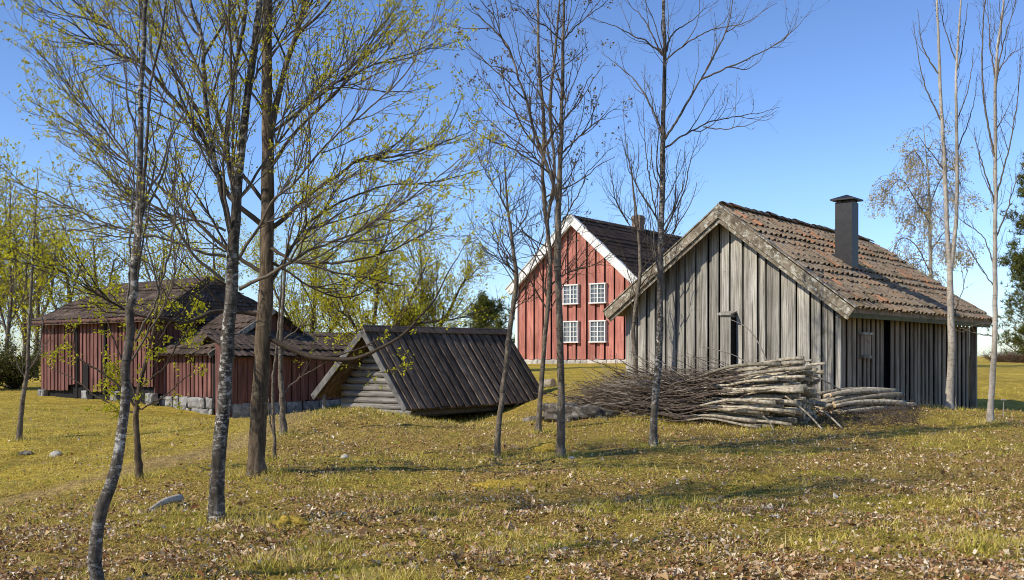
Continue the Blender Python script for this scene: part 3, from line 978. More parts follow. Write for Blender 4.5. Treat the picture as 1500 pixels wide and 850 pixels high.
tree('pale_tree', 'pale slim tree with many upright branches, rightmost of the trees on the slope', 20.0,
     [([(1450, 622), (1452, 580), (1456, 520), (1458, 450), (1457, 380), (1458, 300), (1458, 200), (1458, 120), (1462, 60), (1470, 0), (1478, -150)],
       [14, 12, 11, 10, 9, 8, 7, 6, 5, 4, 1])],
     [([(1457, 230), (1444, 170), (1438, 100), (1440, 20), (1445, -60)], (5, 2)), ([(1459, 290), (1478, 210), (1490, 140), (1496, 60)], (4, 1)),
      ([(1458, 130), (1472, 60), (1490, -10)], (4, 1)), ([(1458, 120), (1448, 60), (1446, -10)], (4, 1)), ([(1458, 350), (1480, 290), (1500, 240)], (4, 1)),
      ([(1457, 300), (1440, 240), (1428, 190)], (4, 1)), ([(1459, 110), (1480, 80), (1510, 60)], (3, 1)), ([(1456, 478), (1440, 474), (1418, 481)], (3, 2)),
      ([(1456, 492), (1440, 491), (1412, 486)], (3, 2)), ([(1458, 400), (1440, 350), (1405, 320), (1385, 290)], (3, 1)), ([(1457, 420), (1430, 390), (1400, 340)], (3, 1))],
     'right_bark', 'twig_grey', None, 14, zmin=3.2, d1=4, L1=1.2, a1=.5, up1=.2, d2=4, L2=.45, d3=2, L3=.2, minr=.0026, limb_d=3)

# --- leafy trees behind the cellar and barn
for k, (px, Y, lab, leaf, top) in enumerate([
    (545, 31, 'yellow green bushy tree in young leaf just behind the cellar roof', 'leaf_olive', 330),
    (455, 41, 'fresh green tree behind the barn wing, half hidden by the brown trunk', 'leaf_spring', 300),
    (610, 44, 'wide twiggy tree in thin leaf behind the middle of the cellar', 'leaf_olive', 345)]):
    sc = Y / 30
    st = [([(px, 600 - 60 * (sc - 1)), (px + 3, 540), (px + 2, 480), (px + 8, 420), (px + 4, top)], [12, 10, 8, 5, 1]),
          ([(px + 2, 535), (px - 30, 470), (px - 55, 420), (px - 75, top + 50)], [7, 6, 4, 1]),
          ([(px + 2, 520), (px + 40, 470), (px + 65, 420), (px + 85, top + 45)], [7, 6, 4, 1])]
    tree('leafy_tree', lab, Y, st, [], 'maple_bark', 'twig_dark', leaf, 20 + k, 'leafy trees behind the cellar', zmin=1.4, d1=7, L1=1.7 * sc,
         d2=4.5, L2=.9 * sc, d3=4, L3=.4, lsize=.085, lper=3, lspread=.07, lprob=.75, minr=.004, sides=7)

# --- weeping birch behind the grey house
tree('weeping_birch', 'tall weeping birch with white trunk and drooping tan twigs beyond the tiled roof', 52,
     [([(1364, 525), (1365, 450), (1363, 380), (1362, 300), (1358, 240), (1352, 180)], [9, 8, 7, 5, 3, 1])],
     [([(1363, 400), (1340, 360), (1318, 350), (1303, 375)], (3, 1)), ([(1363, 330), (1340, 290), (1320, 262), (1300, 280)], (3, 1)),
      ([(1362, 300), (1380, 260), (1398, 250), (1410, 280)], (3, 1)), ([(1359, 250), (1340, 222), (1325, 240)], (2, 1)), ([(1363, 370), (1385, 340), (1405, 350)], (3, 1)),
      ([(1364, 430), (1345, 400), (1325, 400)], (3, 1)), ([(1357, 225), (1370, 205), (1380, 225)], (2, 1))],
     'birch_bark', 'twig_red', 'birch_leaf', 30, zmin=4.0, d1=3.4, L1=2.2, a1=1.0, up1=-.10, d2=6, L2=1.6, a2=.9, up2=-.30, d3=1.8, L3=.8, up3=-.35,
     lsize=.105, lper=3, lspread=.09, lprob=.9, minr=.006, sides=7, limb_d=3.0)


# --- pines
def pine(label, px, Y, top_py, halfw, seed, low=.12, base_py=None, bushy=1.0):
    rng = np.random.default_rng(seed)
    b = Gp(px, Y)
    h = Wp(px, top_py, Y)[2] - b[2]
    root = empty('pine_tree', tuple(b))
    tag(root, label, 'tree')
    zz = np.linspace(0, h, 14)
    tp = np.stack([rng.normal(0, .03, 14).cumsum() * .5, rng.normal(0, .03, 14).cumsum() * .5, zz], -1)
    tr = np.linspace(.018 * h + .05, .02, 14)
    MB().tubes(tp[None], tr[None], 8).build('trunk', M['maple_bark'], root, True)
    t = rng.uniform(low, .98, int(70 * bushy))
    pos = np.stack([np.interp(t * h, zz, tp[:, k]) for k in range(3)], -1)
    az = rng.uniform(0, 2 * np.pi, len(t))
    ln = halfw * np.clip(1.15 - t, .12, 1) ** .7 * rng.uniform(.55, 1.2, len(t))
    d = np.stack([np.cos(az), np.sin(az), rng.uniform(.0, .35, len(t)) + t * .5], -1)
    d = nrm(d)
    K = 7
    BP = np.empty((len(t), K, 3))
    BP[:, 0] = pos
    for k in range(1, K):
        d = nrm(d + np.array([0, 0, .10]) + rng.normal(0, .12, d.shape))
        BP[:, k] = BP[:, k - 1] + d * (ln / (K - 1))[:, None]
    BR = np.maximum(ln * .012, .01)[:, None] * np.linspace(1, .3, K)
    P2, R2 = grow(rng, BP, BR, (3 + 3.2 * ln).astype(int), .25, .7, lambda L: L * .42, 5, .15, .12, .012, minr=.006)
    cb = MB().tubes(BP, BR, 5).tubes(P2, R2, 3)
    cb.build('crown', M['twig_dark'], root, True)
    # tufts of needles toward the branch ends
    i = rng.integers(2, 5, (len(P2), 5))
    pp = np.concatenate([P2[np.arange(len(P2)), i[:, k]] for k in range(5)] + [BP[:, -1], BP[:, -2]])
    pp = pp + rng.normal(0, .07 * Y / 40 + .03, pp.shape)
    nn = 11
    base = np.repeat(pp, nn, 0)
    dd = nrm(rng.normal(0, 1, base.shape) + np.array([0, 0, .5]))
    L = rng.uniform(.10, .24, len(base))[:, None] * (Y / 55 + .45)
    sd_ = nrm(np.cross(dd, rng.normal(0, 1, base.shape))) * (.012 * (Y / 45 + .2))
    V = np.stack([base - sd_, base + sd_, base + dd * L], 1).reshape(-1, 3)
    link('foliage', mesh_np('foliage', V, None, np.arange(len(V)).reshape(-1, 3)), M['needle'], root)
    return root


pine('dark green pine at the right edge behind the pale slim tree', 1532, 38, 225, 2.3, 41, .07, bushy=1.5)
pine('distant rounded pine on the skyline left of the red house', 716, 92, 440, 3.0, 42, .12, bushy=.5)
pine('small distant pine peeping over the left half of the cellar ridge', 601, 92, 457, 1.9, 43, .1, bushy=1.2)

# distant bare shrubs
for k, (px, Y, lab, hp) in enumerate([(657, 88, 'small bare shrub on the skyline between the two distant pines', 466)]):
    st = [([(px, 534), (px, 500), (px + 1, hp)], [4, 3, 1])] + [([(px, 525), (px + q, 500), (px + 1.9 * q, hp + 8)], [3, 2, 1]) for q in (-9, -5, 5, 10)]
    tree('bare_shrub', lab, Y, st, [], 'sapling_bark', 'twig_red', None, 50 + k, zmin=1.5, d1=1.6, L1=1.6, a1=.5, d2=1.6, L2=.9, d3=1, L3=.4, up1=.15, minr=.008,
         cat='shrub', sides=5)

# --- woodland at the left edge
WOOD = [(-28, 45, 'leaf_olive', 250, 'olive leaved tree whose crown reaches in over the left edge'), (12, 43, 'leaf_spring', 262, 'dark trunked tree in yellow leaf at the left edge of the wood'),
        (52, 52, 'leaf_spring', 300, 'slender yellow green tree standing left of the barn roof'), (95, 58, 'leaf_olive', 320, 'thinly leaved tree rising behind the left slope of the barn roof'),
        (-25, 56, 'leaf_olive', 300, 'pale olive tree deep in the wood at the left'), (140, 60, 'leaf_olive', 345, 'hazy olive tree behind the middle of the barn roof'),
        (30, 62, 'leaf_spring', 350, 'low bushy tree deep between the wood trunks'), (240, 62, 'leaf_spring', 330, 'yellow green tree behind the ridge of the barn'),
        (310, 56, 'leaf_olive', 335, 'tree in thin leaf behind the lower barn')]
for k, (px, Y, leaf, top, lab) in enumerate(WOOD):
    rg = np.random.default_rng(60 + k)
    q = rg.uniform(-8, 8, 6)
    st = [([(px, 575), (px + q[0], 510), (px + q[1], 440), (px + q[2], 370), (px + q[3], top)], [11, 9, 7, 4, 1]),
          ([(px + q[0], 490), (px - 16 + q[4], 430), (px - 30, 380), (px - 38, top + 40)], [5, 4, 3, 1]),
          ([(px + q[0], 480), (px + 16 + q[5], 430), (px + 28, 380), (px + 40, top + 50)], [5, 4, 3, 1])]
    tree('woodland_tree', lab, Y, st, [], 'sapling_bark', 'twig_grey', leaf, 70 + k, 'trees of the wood behind the barn', zmin=1.4, d1=3.6, L1=2.8, d2=2.6, L2=1.4, d3=2.2, L3=.7,
         lsize=.14, lper=2, lspread=.12, lprob=.7, minr=.006, sides=6)
# dark evergreen undergrowth beside the barn
for k, (px, Y, w_, h_, lab) in enumerate([(-30, 41, 2.0, 2.6, 'dark tangled bush at the left edge of the picture'), (22, 42, 1.6, 2.2, 'dark bush between the left wood and the barn corner')]):
    rg = np.random.default_rng(90 + k)
    b = Gp(px, Y)
    root = empty('bush', tuple(b))
    tag(root, lab, 'bush')
    n = 60
    az = rg.uniform(0, 6.28, n)
    d = nrm(np.stack([np.cos(az) * w_ / h_, np.sin(az) * w_ / h_, rg.uniform(.4, 1.2, n)], -1))
    P = np.stack([d * h_ * s * rg.uniform(.6, 1.1, n)[:, None] for s in np.linspace(0, 1, 6)], 1)
    P[:, 1:] += rg.normal(0, .08, P[:, 1:].shape)
    Rr = np.full((n, 6), .02) * np.linspace(1, .3, 6)
    P2, R2 = grow(rg, P, Rr, 6, .2, .7, .8, 5, .05, .15, .01, minr=.006)
    MB().tubes(P, Rr, 4).tubes(P2, R2, 3).build('stems', M['twig_dark'], root, True)
    pp = np.concatenate([P2[:, 2], P2[:, 3], P2[:, 4]])
    V, T = leafquads(rg, pp, .10, 3, .12)
    link('foliage', mesh_np('foliage', V, None, T), M['needle'] if k < 2 else M['leaf_olive'], root)

# bare hedge bushes at the right edge
for k, (px, Y, lab) in enumerate([(1474, 66, 'low brown bare hedge bush just right of the grey house'), (1505, 64, 'brown bare hedge bush at the right edge of the picture')]):
    rg = np.random.default_rng(120 + k)
    b = Gp(px, Y)
    root = empty('hedge_bush', tuple(b))
    tag(root, lab, 'bush')
    n = 150
    az = rg.uniform(0, 6.28, n)
    d = nrm(np.stack([np.cos(az) * 1.1, np.sin(az) * .8, rg.uniform(.3, 1.2, n)], -1))
    o0 = rg.uniform(-.5, .5, (n, 3)) * np.array([2.0, 1, 0])
    P = np.stack([o0 + d * s * rg.uniform(.5, 1.3, n)[:, None] for s in np.linspace(0, 1, 6)], 1)
    P[:, 1:] += rg.normal(0, .06, P[:, 1:].shape)
    Rr = np.full((n, 6), .012) * np.linspace(1, .5, 6)
    P2, R2 = grow(rg, P, Rr, 7, .2, .7, .5, 5, .05, .15, .01, minr=.006)
    MB().tubes(P, Rr, 3).tubes(P2, R2, 3).build('branches', M['hedge_twig'], root, True)


# ------------------------------------------------------------------ buildings
def board_wall(rng, u0, u1, bw, top, bot, place, th=.026, lap=.03, gap=.006, jit=.25, skip=()):
    """vertical boards, every second one standing proud; place(u, out, z) -> xyz"""
    mb = MB()
    u, k = u0, 0
    while u < u1 - .02:
        wd = bw * rng.uniform(1 - jit, 1 + jit)
        e = min(u + wd, u1)
        if not any(a < (u + e) / 2 < c for a, c in skip):
            o = (lap if k % 2 else 0) + rng.uniform(-.006, .006)
            g = gap * rng.uniform(.3, 1.8)
            ov = .012 if k % 2 else -.004
            a, c = max(u - ov + g / 2, u0), min(e + ov - g / 2, u1)
            ls = rng.uniform(-.008, .008)
            zb = bot(.5 * (a + c)) + rng.uniform(-.015, .015)
            mb.hexa([place(a, o, zb), place(c, o, zb), place(c, o + th, zb), place(a, o + th, zb),
                     place(a + ls, o, top(a)), place(c + ls, o, top(c)), place(c + ls, o + th, top(c)), place(a + ls, o + th, top(a))])
        u = e
        k += 1
    return mb


def pantile_roof(rng, name, mat, parent, E0, E1, R0, R1, rows, cols, amp=.028, lift=.045, jitter=.012, res=6):
    """E0-E1 eave line, R0-R1 ridge line; overlapping S-shaped tiles"""
    E0, E1, R0, R1 = [np.array(q, float) for q in (E0, E1, R0, R1)]
    nvec = np.cross(E1 - E0, R0 - E0)
    nvec /= np.linalg.norm(nvec)
    if nvec[2] < 0: nvec = -nvec

    def S(a, b):
        a = np.asarray(a)[..., None]
        b = np.asarray(b)[..., None]
        return (E0 * (1 - a) + E1 * a) * (1 - b) + (R0 * (1 - a) + R1 * a) * b

    mb = MB()
    s = np.linspace(0, 1, res + 1)
    prof = amp * np.where(s < .62, np.sin(s / .62 * np.pi), -.55 * np.sin((s - .62) / .38 * np.pi))
    for r in range(rows):
        sag = .025 * math.sin(r * 1.3)
        for c in range(cols):
            a0, a1 = c / cols, (c + 1.06) / cols
            b0 = (r + rng.uniform(-.07, .07)) / rows
            b1 = min((r + 1.18) / rows, 1.0)
            a = a0 + (a1 - a0) * s + rng.uniform(-.12, .12) / cols
            tw = rng.uniform(-.02, .02) * (s - .5)
            lo = S(a, np.full_like(s, b0)) + nvec * (prof + lift + tw + rng.uniform(-jitter, jitter) + sag)[:, None]
            hi = S(a, np.full_like(s, b1)) + nvec * (prof + .004 + rng.uniform(-.003, .003) + sag)[:, None]
            lo2 = lo - nvec * .018
            V = np.concatenate([lo2, lo, hi])
            m = res + 1
            i = np.arange(res)
            Q = np.concatenate([np.stack([i, i + 1, m + i + 1, m + i], -1), np.stack([m + i, m + i + 1, 2 * m + i + 1, 2 * m + i], -1)])
            mb.add(V, Q)
    return mb.build(name, mat, parent)


rng = np.random.default_rng(7)
# ===== weathered grey house (frame: x along the gable, y along the ridge)
YAW = R(40)
cg = Wp(1053, 522, 23.5)
grey = empty('grey_house', (cg[0], cg[1], 0), -YAW)
tag(grey, 'weathered grey board house with mossy orange brown tile roof and black metal chimney', 'house')
AP, RT, LT = (0, 0, 5.08), (3.08, 0, 2.65), (-3.09, 0, 2.74)
FA, FR, FL = (0, 9.3, 5.0), (3.08, 10.4, 2.66), (-3.09, 9.3, 2.72)
OFF = .50


def gtop(u):
    return (5.08 - (5.08 - 2.65) * u / 3.08 if u > 0 else 5.08 + (5.08 - 2.74) * u / 3.09) - .17


WX0, WX1 = -2.88, 2.62
mb = board_wall(rng, WX0, WX1, .15, gtop, lambda u: .15, lambda u, o, z: (u, OFF - o, z), gap=.026, lap=.055, jit=.4, th=.03)
mb.build('gable_wall', M['grey_board'], grey)


def stop(u):
    return 2.54


door_gap = (2.62, 3.10)
end_gap = (9.65, 10.05)
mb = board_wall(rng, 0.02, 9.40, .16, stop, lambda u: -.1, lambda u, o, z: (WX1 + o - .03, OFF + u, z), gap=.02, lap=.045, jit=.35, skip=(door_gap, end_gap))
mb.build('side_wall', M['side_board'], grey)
mb = board_wall(rng, 0, 8.7, .2, lambda u: 2.6, lambda u: -.1, lambda u, o, z: (WX0 - o, OFF + .05 + u, z))
mb.build('side_wall', M['grey_board'], grey)
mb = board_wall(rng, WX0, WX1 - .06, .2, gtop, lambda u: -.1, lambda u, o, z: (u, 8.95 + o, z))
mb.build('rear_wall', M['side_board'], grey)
# black filler box, stands for the unlit interior seen through the gaps
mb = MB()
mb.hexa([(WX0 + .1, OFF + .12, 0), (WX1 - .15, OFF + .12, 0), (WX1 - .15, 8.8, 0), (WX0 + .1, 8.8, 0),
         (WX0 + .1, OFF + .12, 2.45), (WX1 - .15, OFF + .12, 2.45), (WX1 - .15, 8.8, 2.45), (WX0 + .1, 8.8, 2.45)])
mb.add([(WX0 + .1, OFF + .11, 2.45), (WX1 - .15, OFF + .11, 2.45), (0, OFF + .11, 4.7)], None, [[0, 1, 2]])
mb.box((1.2, 8.82, -.1), (WX1 - .10, 10.33, 2.44))  # added black box keeps the gap at the far end dark
mb.build('interior_shade', M['dark'], grey)
# corner board and post
mb = MB()
mb.box((WX1 - .02, OFF - .065, .1), (WX1 + .075, OFF + .0, 2.5))
mb.build('corner_board', M['grey_board'], grey)
mb = MB()
mb.box((WX1 - .10, OFF + 9.84, -.2), (WX1 + .07, OFF + 9.97, 2.54))
mb.build('corner_post', M['side_board'], grey)
# roof deck under the tiles
mb = MB()


def dn(p, d): return (p[0], p[1], p[2] - d)


mb.hexa([dn(AP, .17), dn(RT, .13), dn(FR, .13), dn(FA, .17), dn(AP, .02), dn(RT, .02), dn(FR, .02), dn(FA, .02)])
mb.hexa([dn(LT, .13), dn(AP, .173), dn(FA, .173), dn(FL, .13), dn(LT, .02), dn(AP, .023), dn(FA, .023), dn(FL, .02)])
mb.build('roof_deck', M['side_board'], grey)
pantile_roof(rng, 'roof_tiles', M['tile'], grey, (3.16, .06, 2.60), (3.16, 10.5, 2.61), (0.0, .10, 5.07), (.0, 9.35, 5.0), 14, 36, amp=.05, lift=.045)
pantile_roof(rng, 'roof_tiles', M['tile'], grey, (-3.18, 9.35, 2.68), (-3.18, .06, 2.70), (0.0, 9.35, 4.99), (0, .1, 5.06), 12, 30, amp=.05, lift=.032, res=5)
# ridge tiles
mb = MB()
for k in range(24):
    y0 = .12 + k * .385
    dz = rng.uniform(-.02, .02) + .03
    z0 = 5.08 - .08 * y0 / 9.3
    a = np.linspace(-1.25, 1.25, 7)
    ring = lambda yy, rr, z: np.stack([np.sin(a) * rr + rng.uniform(-.012, .012), np.full(7, yy), z + np.cos(a) * rr - .04], -1)
    V = np.concatenate([ring(y0, .125, z0 + dz), ring(y0 + .42, .108, z0 + dz - .005)])
    i = np.arange(6)
    mb.add(V, np.stack([i, i + 1, 7 + i + 1, 7 + i], -1))
mb.build('ridge_tiles', M['tile'], grey)
# bargeboards (two lapped boards a side)
mb = MB()
for tip, sg in ((RT, 1), (LT, -1)):
    a = np.array([0 - sg * .05, -.02, 5.06])
    b = np.array([tip[0] + sg * .10, -.02, tip[2] - .06])
    dr = (b - a) / np.linalg.norm(b - a)
    pn = np.cross(dr, [0, 1, 0])
    if pn[2] < 0: pn = -pn
    mb.beam(a - pn * .095, b - pn * .095, pn, .20, .035)
    mb.beam(a - pn * .235 + np.array([0, .05, 0]), b - pn * .225 + np.array([0, .05, 0]), pn, .11, .03)
    # weathered cap board lying on the verge
    mb.beam(a + np.array([0, .10, 0]) + pn * .045, b + np.array([0, .10, 0]) + pn * .045, (0, 1, 0), .24, .03)
mb.build('bargeboard', M['barge'], grey)
mb = MB()
mb.box((3.03, .05, 2.42), (3.065, 10.4, 2.60))
mb.box((2.72, OFF, 2.49), (3.02, 10.35, 2.515))
mb.build('eave_board', M['fascia'], grey)
# far verge board
mb = MB()
mb.beam((.0, 9.36, 4.9), (3.1, 10.46, 2.56), (0, 0, 1), .2, .03)
mb.build('bargeboard', M['side_board'], grey)
# boxed vent on the gable
mb = MB()
ux0, ux1, vz0, vz1 = -.07, .19, .9, 2.56
mb.box((ux0, OFF - .30, vz0), (ux0 + .12, OFF - .03, vz1))
mb.box((ux0 + .125, OFF - .30, vz0 - .01), (ux1, OFF - .03, vz1 - .005))
vent = mb.build('boxed_vent', M['grey_board'], grey)
MB().box((ux1 + .001, OFF - .285, vz0), (ux1 + .006, OFF - .05, vz1 - .06)).build('vent_dark_panel', M['dark'], vent)  # near-black panel laid on the side face, drawn as an opening
mb = MB()
mb.hexa([(ux0 - .06, OFF - .36, vz1 - .01), (ux1 + .05, OFF - .36, vz1 - .02), (ux1 + .05, OFF - .0, vz1 + .06), (ux0 - .06, OFF - .0, vz1 + .06),
         (ux0 - .06, OFF - .36, vz1 + .03), (ux1 + .05, OFF - .36, vz1 + .02), (ux1 + .05, OFF - .0, vz1 + .10), (ux0 - .06, OFF - .0, vz1 + .10)])
mb.build('vent_cap', M['grey_board'], vent)
# hatch on the side wall
hx = WX1 + .06
mb = MB()
for k in range(3):
    mb.box((hx, OFF + 1.1 + k * .185, 1.62), (hx + .022 + .004 * k, OFF + 1.1 + k * .185 + .175, 2.08))
hat = mb.build('hatch', M['side_board'], grey)
MB().box((hx - .02, OFF + 1.06, 1.55), (hx + .10, OFF + 1.70, 1.615)).build('sill', M['barge'], hat)
MB().box((hx - .01, OFF + 1.04, 2.085), (hx + .07, OFF + 1.72, 2.14)).build('lintel', M['grey_board'], hat)
# black metal chimney with rain cap
# base found by walking down the right slope: front corner seen at the 1246 px column
chx, chy = 1.60, 3.50
cw = .21
zt = 5.36
mb = MB()
mb.box((chx - cw, chy - cw, 3.3), (chx + cw, chy + cw, zt))
ch = mb.build('chimney', M['chimney_metal'], grey)
mb = MB()
q = .30
mb.add([(chx - q, chy - q, zt + .09), (chx + q, chy - q, zt + .09), (chx + q, chy + q, zt + .09), (chx - q, chy + q, zt + .09), (chx, chy, zt + .21),
        (chx - q, chy - q, zt + .05), (chx + q, chy - q, zt + .05), (chx + q, chy + q, zt + .05), (chx - q, chy + q, zt + .05)],
       [[0, 1, 6, 5], [1, 2, 7, 6], [2, 3, 8, 7], [3, 0, 5, 8], [8, 7, 6, 5]], [[0, 1, 4], [1, 2, 4], [2, 3, 4], [3, 0, 4]])
for sx in (-1, 1):
    for sy in (-1, 1):
        mb.box((chx + sx * .17 - .015, chy + sy * .17 - .015, zt - .02), (chx + sx * .17 + .015, chy + sy * .17 + .015, zt + .055))
mb.build('chimney_cap', M['chimney_metal'], ch)
def rz(x): return 5.08 - .79 * x + .06


mb = MB()
xa, xb, ya, yb = chx - cw - .07, chx + cw + .16, chy - cw - .05, chy + cw + .05
mb.hexa([(xa, ya, rz(xa) - .05), (xb, ya, rz(xb) - .05), (xb, yb, rz(xb) - .05), (xa, yb, rz(xa) - .05),
         (xa, ya, rz(xa) + .02), (xb, ya, rz(xb) + .02), (xb, yb, rz(xb) + .02), (xa, yb, rz(xa) + .02)])
mb.build('chimney_flashing', M['chimney_metal'], ch)

# ===== red house
YR = R(37)
cr = Wp(838, 522, 57)
red = empty('red_house', (cr[0], cr[1], 0), -YR)
tag(red, 'red painted two storey board house with white bargeboards and small paned white windows', 'house')
ZE, ZR_, HW = 5.60, 9.42, 4.28
sl = (ZR_ - ZE) / HW


def rtop(u): return ZR_ - abs(u) * sl - .22


WH = 3.95
mb = board_wall(rng, -WH, WH, .30, rtop, lambda u: 1.42, lambda u, o, z: (u, .3 - o, z), th=.04, lap=.10, gap=.05, jit=.2)
mb.build('gable_wall', M['red_board'], red)
mb = board_wall(rng, 0, 13.2, .32, lambda u: ZE - .05, lambda u: 1.42, lambda u, o, z: (-WH - o, .35 + u, z), th=.03, lap=.04)
mb.build('side_wall', M['red_board'], red)
mb = board_wall(rng, 0, 13.2, .32, lambda u: ZE - .05, lambda u: 1.42, lambda u, o, z: (WH + o, .35 + u, z), th=.03, lap=.04)
mb.build('side_wall', M['red_board'], red)
mb = board_wall(rng, -WH, WH, .33, rtop, lambda u: 1.42, lambda u, o, z: (u, 13.6 + o, z), th=.03, lap=.04)
mb.build('rear_wall', M['red_board'], red)
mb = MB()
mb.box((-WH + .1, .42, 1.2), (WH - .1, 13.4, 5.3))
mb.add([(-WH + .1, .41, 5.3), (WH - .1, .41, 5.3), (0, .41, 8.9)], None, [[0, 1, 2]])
mb.build('interior_shade', M['dark'], red)
for s in (-1, 1):
    MB().box((s * (WH + .04) - .09, .14, 1.4), (s * (WH + .04) + .09, .30, 5.55)).build('corner_board', M['white'], red)
# roof
mb = MB()
for s in (-1, 1):
    mb.hexa([(s * (HW + .1), -.1, ZE - .14), (0, -.1, ZR_ - .10), (0, 14, ZR_ - .10), (s * (HW + .1), 14, ZE - .14),
             (s * (HW + .1), -.1, ZE - .02), (0, -.1, ZR_ + .0), (0, 14, ZR_ + .0), (s * (HW + .1), 14, ZE - .02)])
mb.build('roof_deck', M['white'], red)
pantile_roof(rng, 'roof_tiles', M['red_roof'], red, (HW + .18, -.12, ZE - .06), (HW + .18, 14, ZE - .06), (0, -.12, ZR_ + .03), (0, 14, ZR_ + .03), 16, 46, res=4)
pantile_roof(rng, 'roof_tiles', M['red_roof'], red, (-HW - .18, 14, ZE - .06), (-HW - .18, -.12, ZE - .06), (0, 14, ZR_ + .03), (0, -.12, ZR_ + .03), 16, 46, res=4)
mb = MB()
for s in (-1, 1):
    a = np.array([-s * .02, -.16, ZR_ + .02])
    b = np.array([s * (HW + .22), -.16, ZE - .16])
    dr = (b - a) / np.linalg.norm(b - a)
    pn = np.cross(dr, [0, 1, 0])
    if pn[2] < 0: pn = -pn
    mb.beam(a - pn * .18, b - pn * .18, pn, .42, .05)
    mb.beam(a - pn * .36 + np.array([0, .08, 0]), b - pn * .36 + np.array([0, .08, 0]), pn, .12, .05)
    mb.beam(a + np.array([0, .05, 0]) + pn * .055, b + np.array([0, .05, 0]) + pn * .055, (0, 1, 0), .26, .04)
mb.build('bargeboard', M['white'], red)


def stone_course(rng, u0, u1, z0, z1, place, mean=.5, rows=1, depth=.12):
    mb = MB()
    for r in range(rows):
        zb, zt_ = z0 + (z1 - z0) * r / rows, z0 + (z1 - z0) * (r + 1) / rows
        u = u0
        while u < u1 - .05:
            e = min(u + mean * rng.uniform(.55, 1.5), u1)
            g = .012
            c = []
            for zz in (zb + g, zt_ - g):
                for uu, oo in ((u + g, 0), (e - g, 0), (e - g, depth), (u + g, depth)):
                    jj = rng.normal(0, .022, 3)
                    c.append(place(uu + jj[0], oo + jj[1] * (1 if oo else 0), zz + jj[2]))
            # bulge the face with an extra ring
            c = np.array(c)
            mb.hexa(c)
            fc = c[[2, 3, 7, 6]]
            cen = fc.mean(0)
            out = np.array(place(0, 1, 0)) - np.array(place(0, 0, 0))
            inn = cen + (fc - cen) * .62 + out * .035
            mb.add(np.concatenate([fc, inn]), [[0, 1, 5, 4], [1, 2, 6, 5], [2, 3, 7, 6], [3, 0, 4, 7], [4, 5, 6, 7]])
            u = e
    return mb


mb = stone_course(rng, -WH - .05, WH + .05, 1.0, 1.42, lambda u, o, z: (u, .32 - o, z), .6, 1)
mb.box((-WH + .05, .34, .9), (WH - .05, 13.5, 1.4))
mb.build('foundation', M['pale_stone'], red)


def red_window(parent, cx, z0, z1, rows, cols=4, wd=.88):
    f = MB()
    y0, y1 = .05, .30
    bw = .055
    f.box((cx - wd / 2 - bw, y0, z0), (cx - wd / 2, y1, z1))
    f.box((cx + wd / 2, y0, z0), (cx + wd / 2 + bw, y1, z1))
    f.box((cx - wd / 2 - bw - .05, y0 - .02, z1), (cx + wd / 2 + bw + .05, y1, z1 + .07))
    f.box((cx - wd / 2 - bw - .06, y0 - .03, z0 - .07), (cx + wd / 2 + bw + .06, y1, z0))
    f.box((cx - .04, y0 + .01, z0), (cx + .04, y1, z1))
    for k in range(1, cols):
        if k * 2 == cols: continue
        xx = cx - wd / 2 + wd * k / cols
        f.box((xx - .016, y0 + .03, z0), (xx + .016, y1, z1))
    for k in range(1, rows):
        zz = z0 + (z1 - z0) * k / rows
        f.box((cx - wd / 2, y0 + .033, zz - .016), (cx + wd / 2, y1, zz + .016))
    fo = f.build('window', M['white'], parent)
    g = MB()
    g.box((cx - wd / 2, y0 + .06, z0), (cx + wd / 2, y0 + .08, z1))
    g.build('pane', M['glass'], fo)


for cx in (-.17, 1.62):
    red_window(red, cx, 4.56, 5.54, 4)
    red_window(red, cx, 2.42, 3.50, 4)
# stone chimney on the ridge
mb = MB()
chy = 7.3
mb.box((-.28, chy - .28, ZR_ - .6), (.28, chy + .28, ZR_ + .80))
mb.box((-.33, chy - .33, ZR_ + .58), (.33, chy + .33, ZR_ + .68))
mb.build('chimney', M['chimney_brick'], red)

# ===== dark earth cellar
YC = R(37.4)
cc = Wp(538, 522, 23)
cel = empty('earth_cellar', (cc[0], cc[1], 0), -YC)
tag(cel, 'low earth cellar with steep dark plank roof and grey log gable', 'cellar')
cA, cR, cL = np.array([0, 0, 2.18]), np.array([1.317, 0, .446]), np.array([-1.649, 0, .672])
LEN = 5.08


def slope_planks(rng, A, B, length, bw, th, mat, name, parent, out):
    """planks running from the ridge A down to the eave B, laid side by side along y"""
    mb = MB()
    y0, k = -.12, 0
    d = nrm(B - A)
    while y0 < length:
        wd = bw * rng.uniform(.8, 1.2)
        up = out * ((.035 if k % 2 else 0) + rng.uniform(-.004, .004))
        a = A + up + np.array([0, y0 + wd / 2, 0]) - d * .02
        b = B + up + np.array([0, y0 + wd / 2 + rng.uniform(-.01, .01), 0]) + d * rng.uniform(-.03, .05)
        mb.beam(a, b, (0, 1, 0), wd * (1.08 if k % 2 else .98) - .012, th)
        y0 += wd * (.86 if k % 2 else .93)
        k += 1
    return mb.build(name, mat, parent)


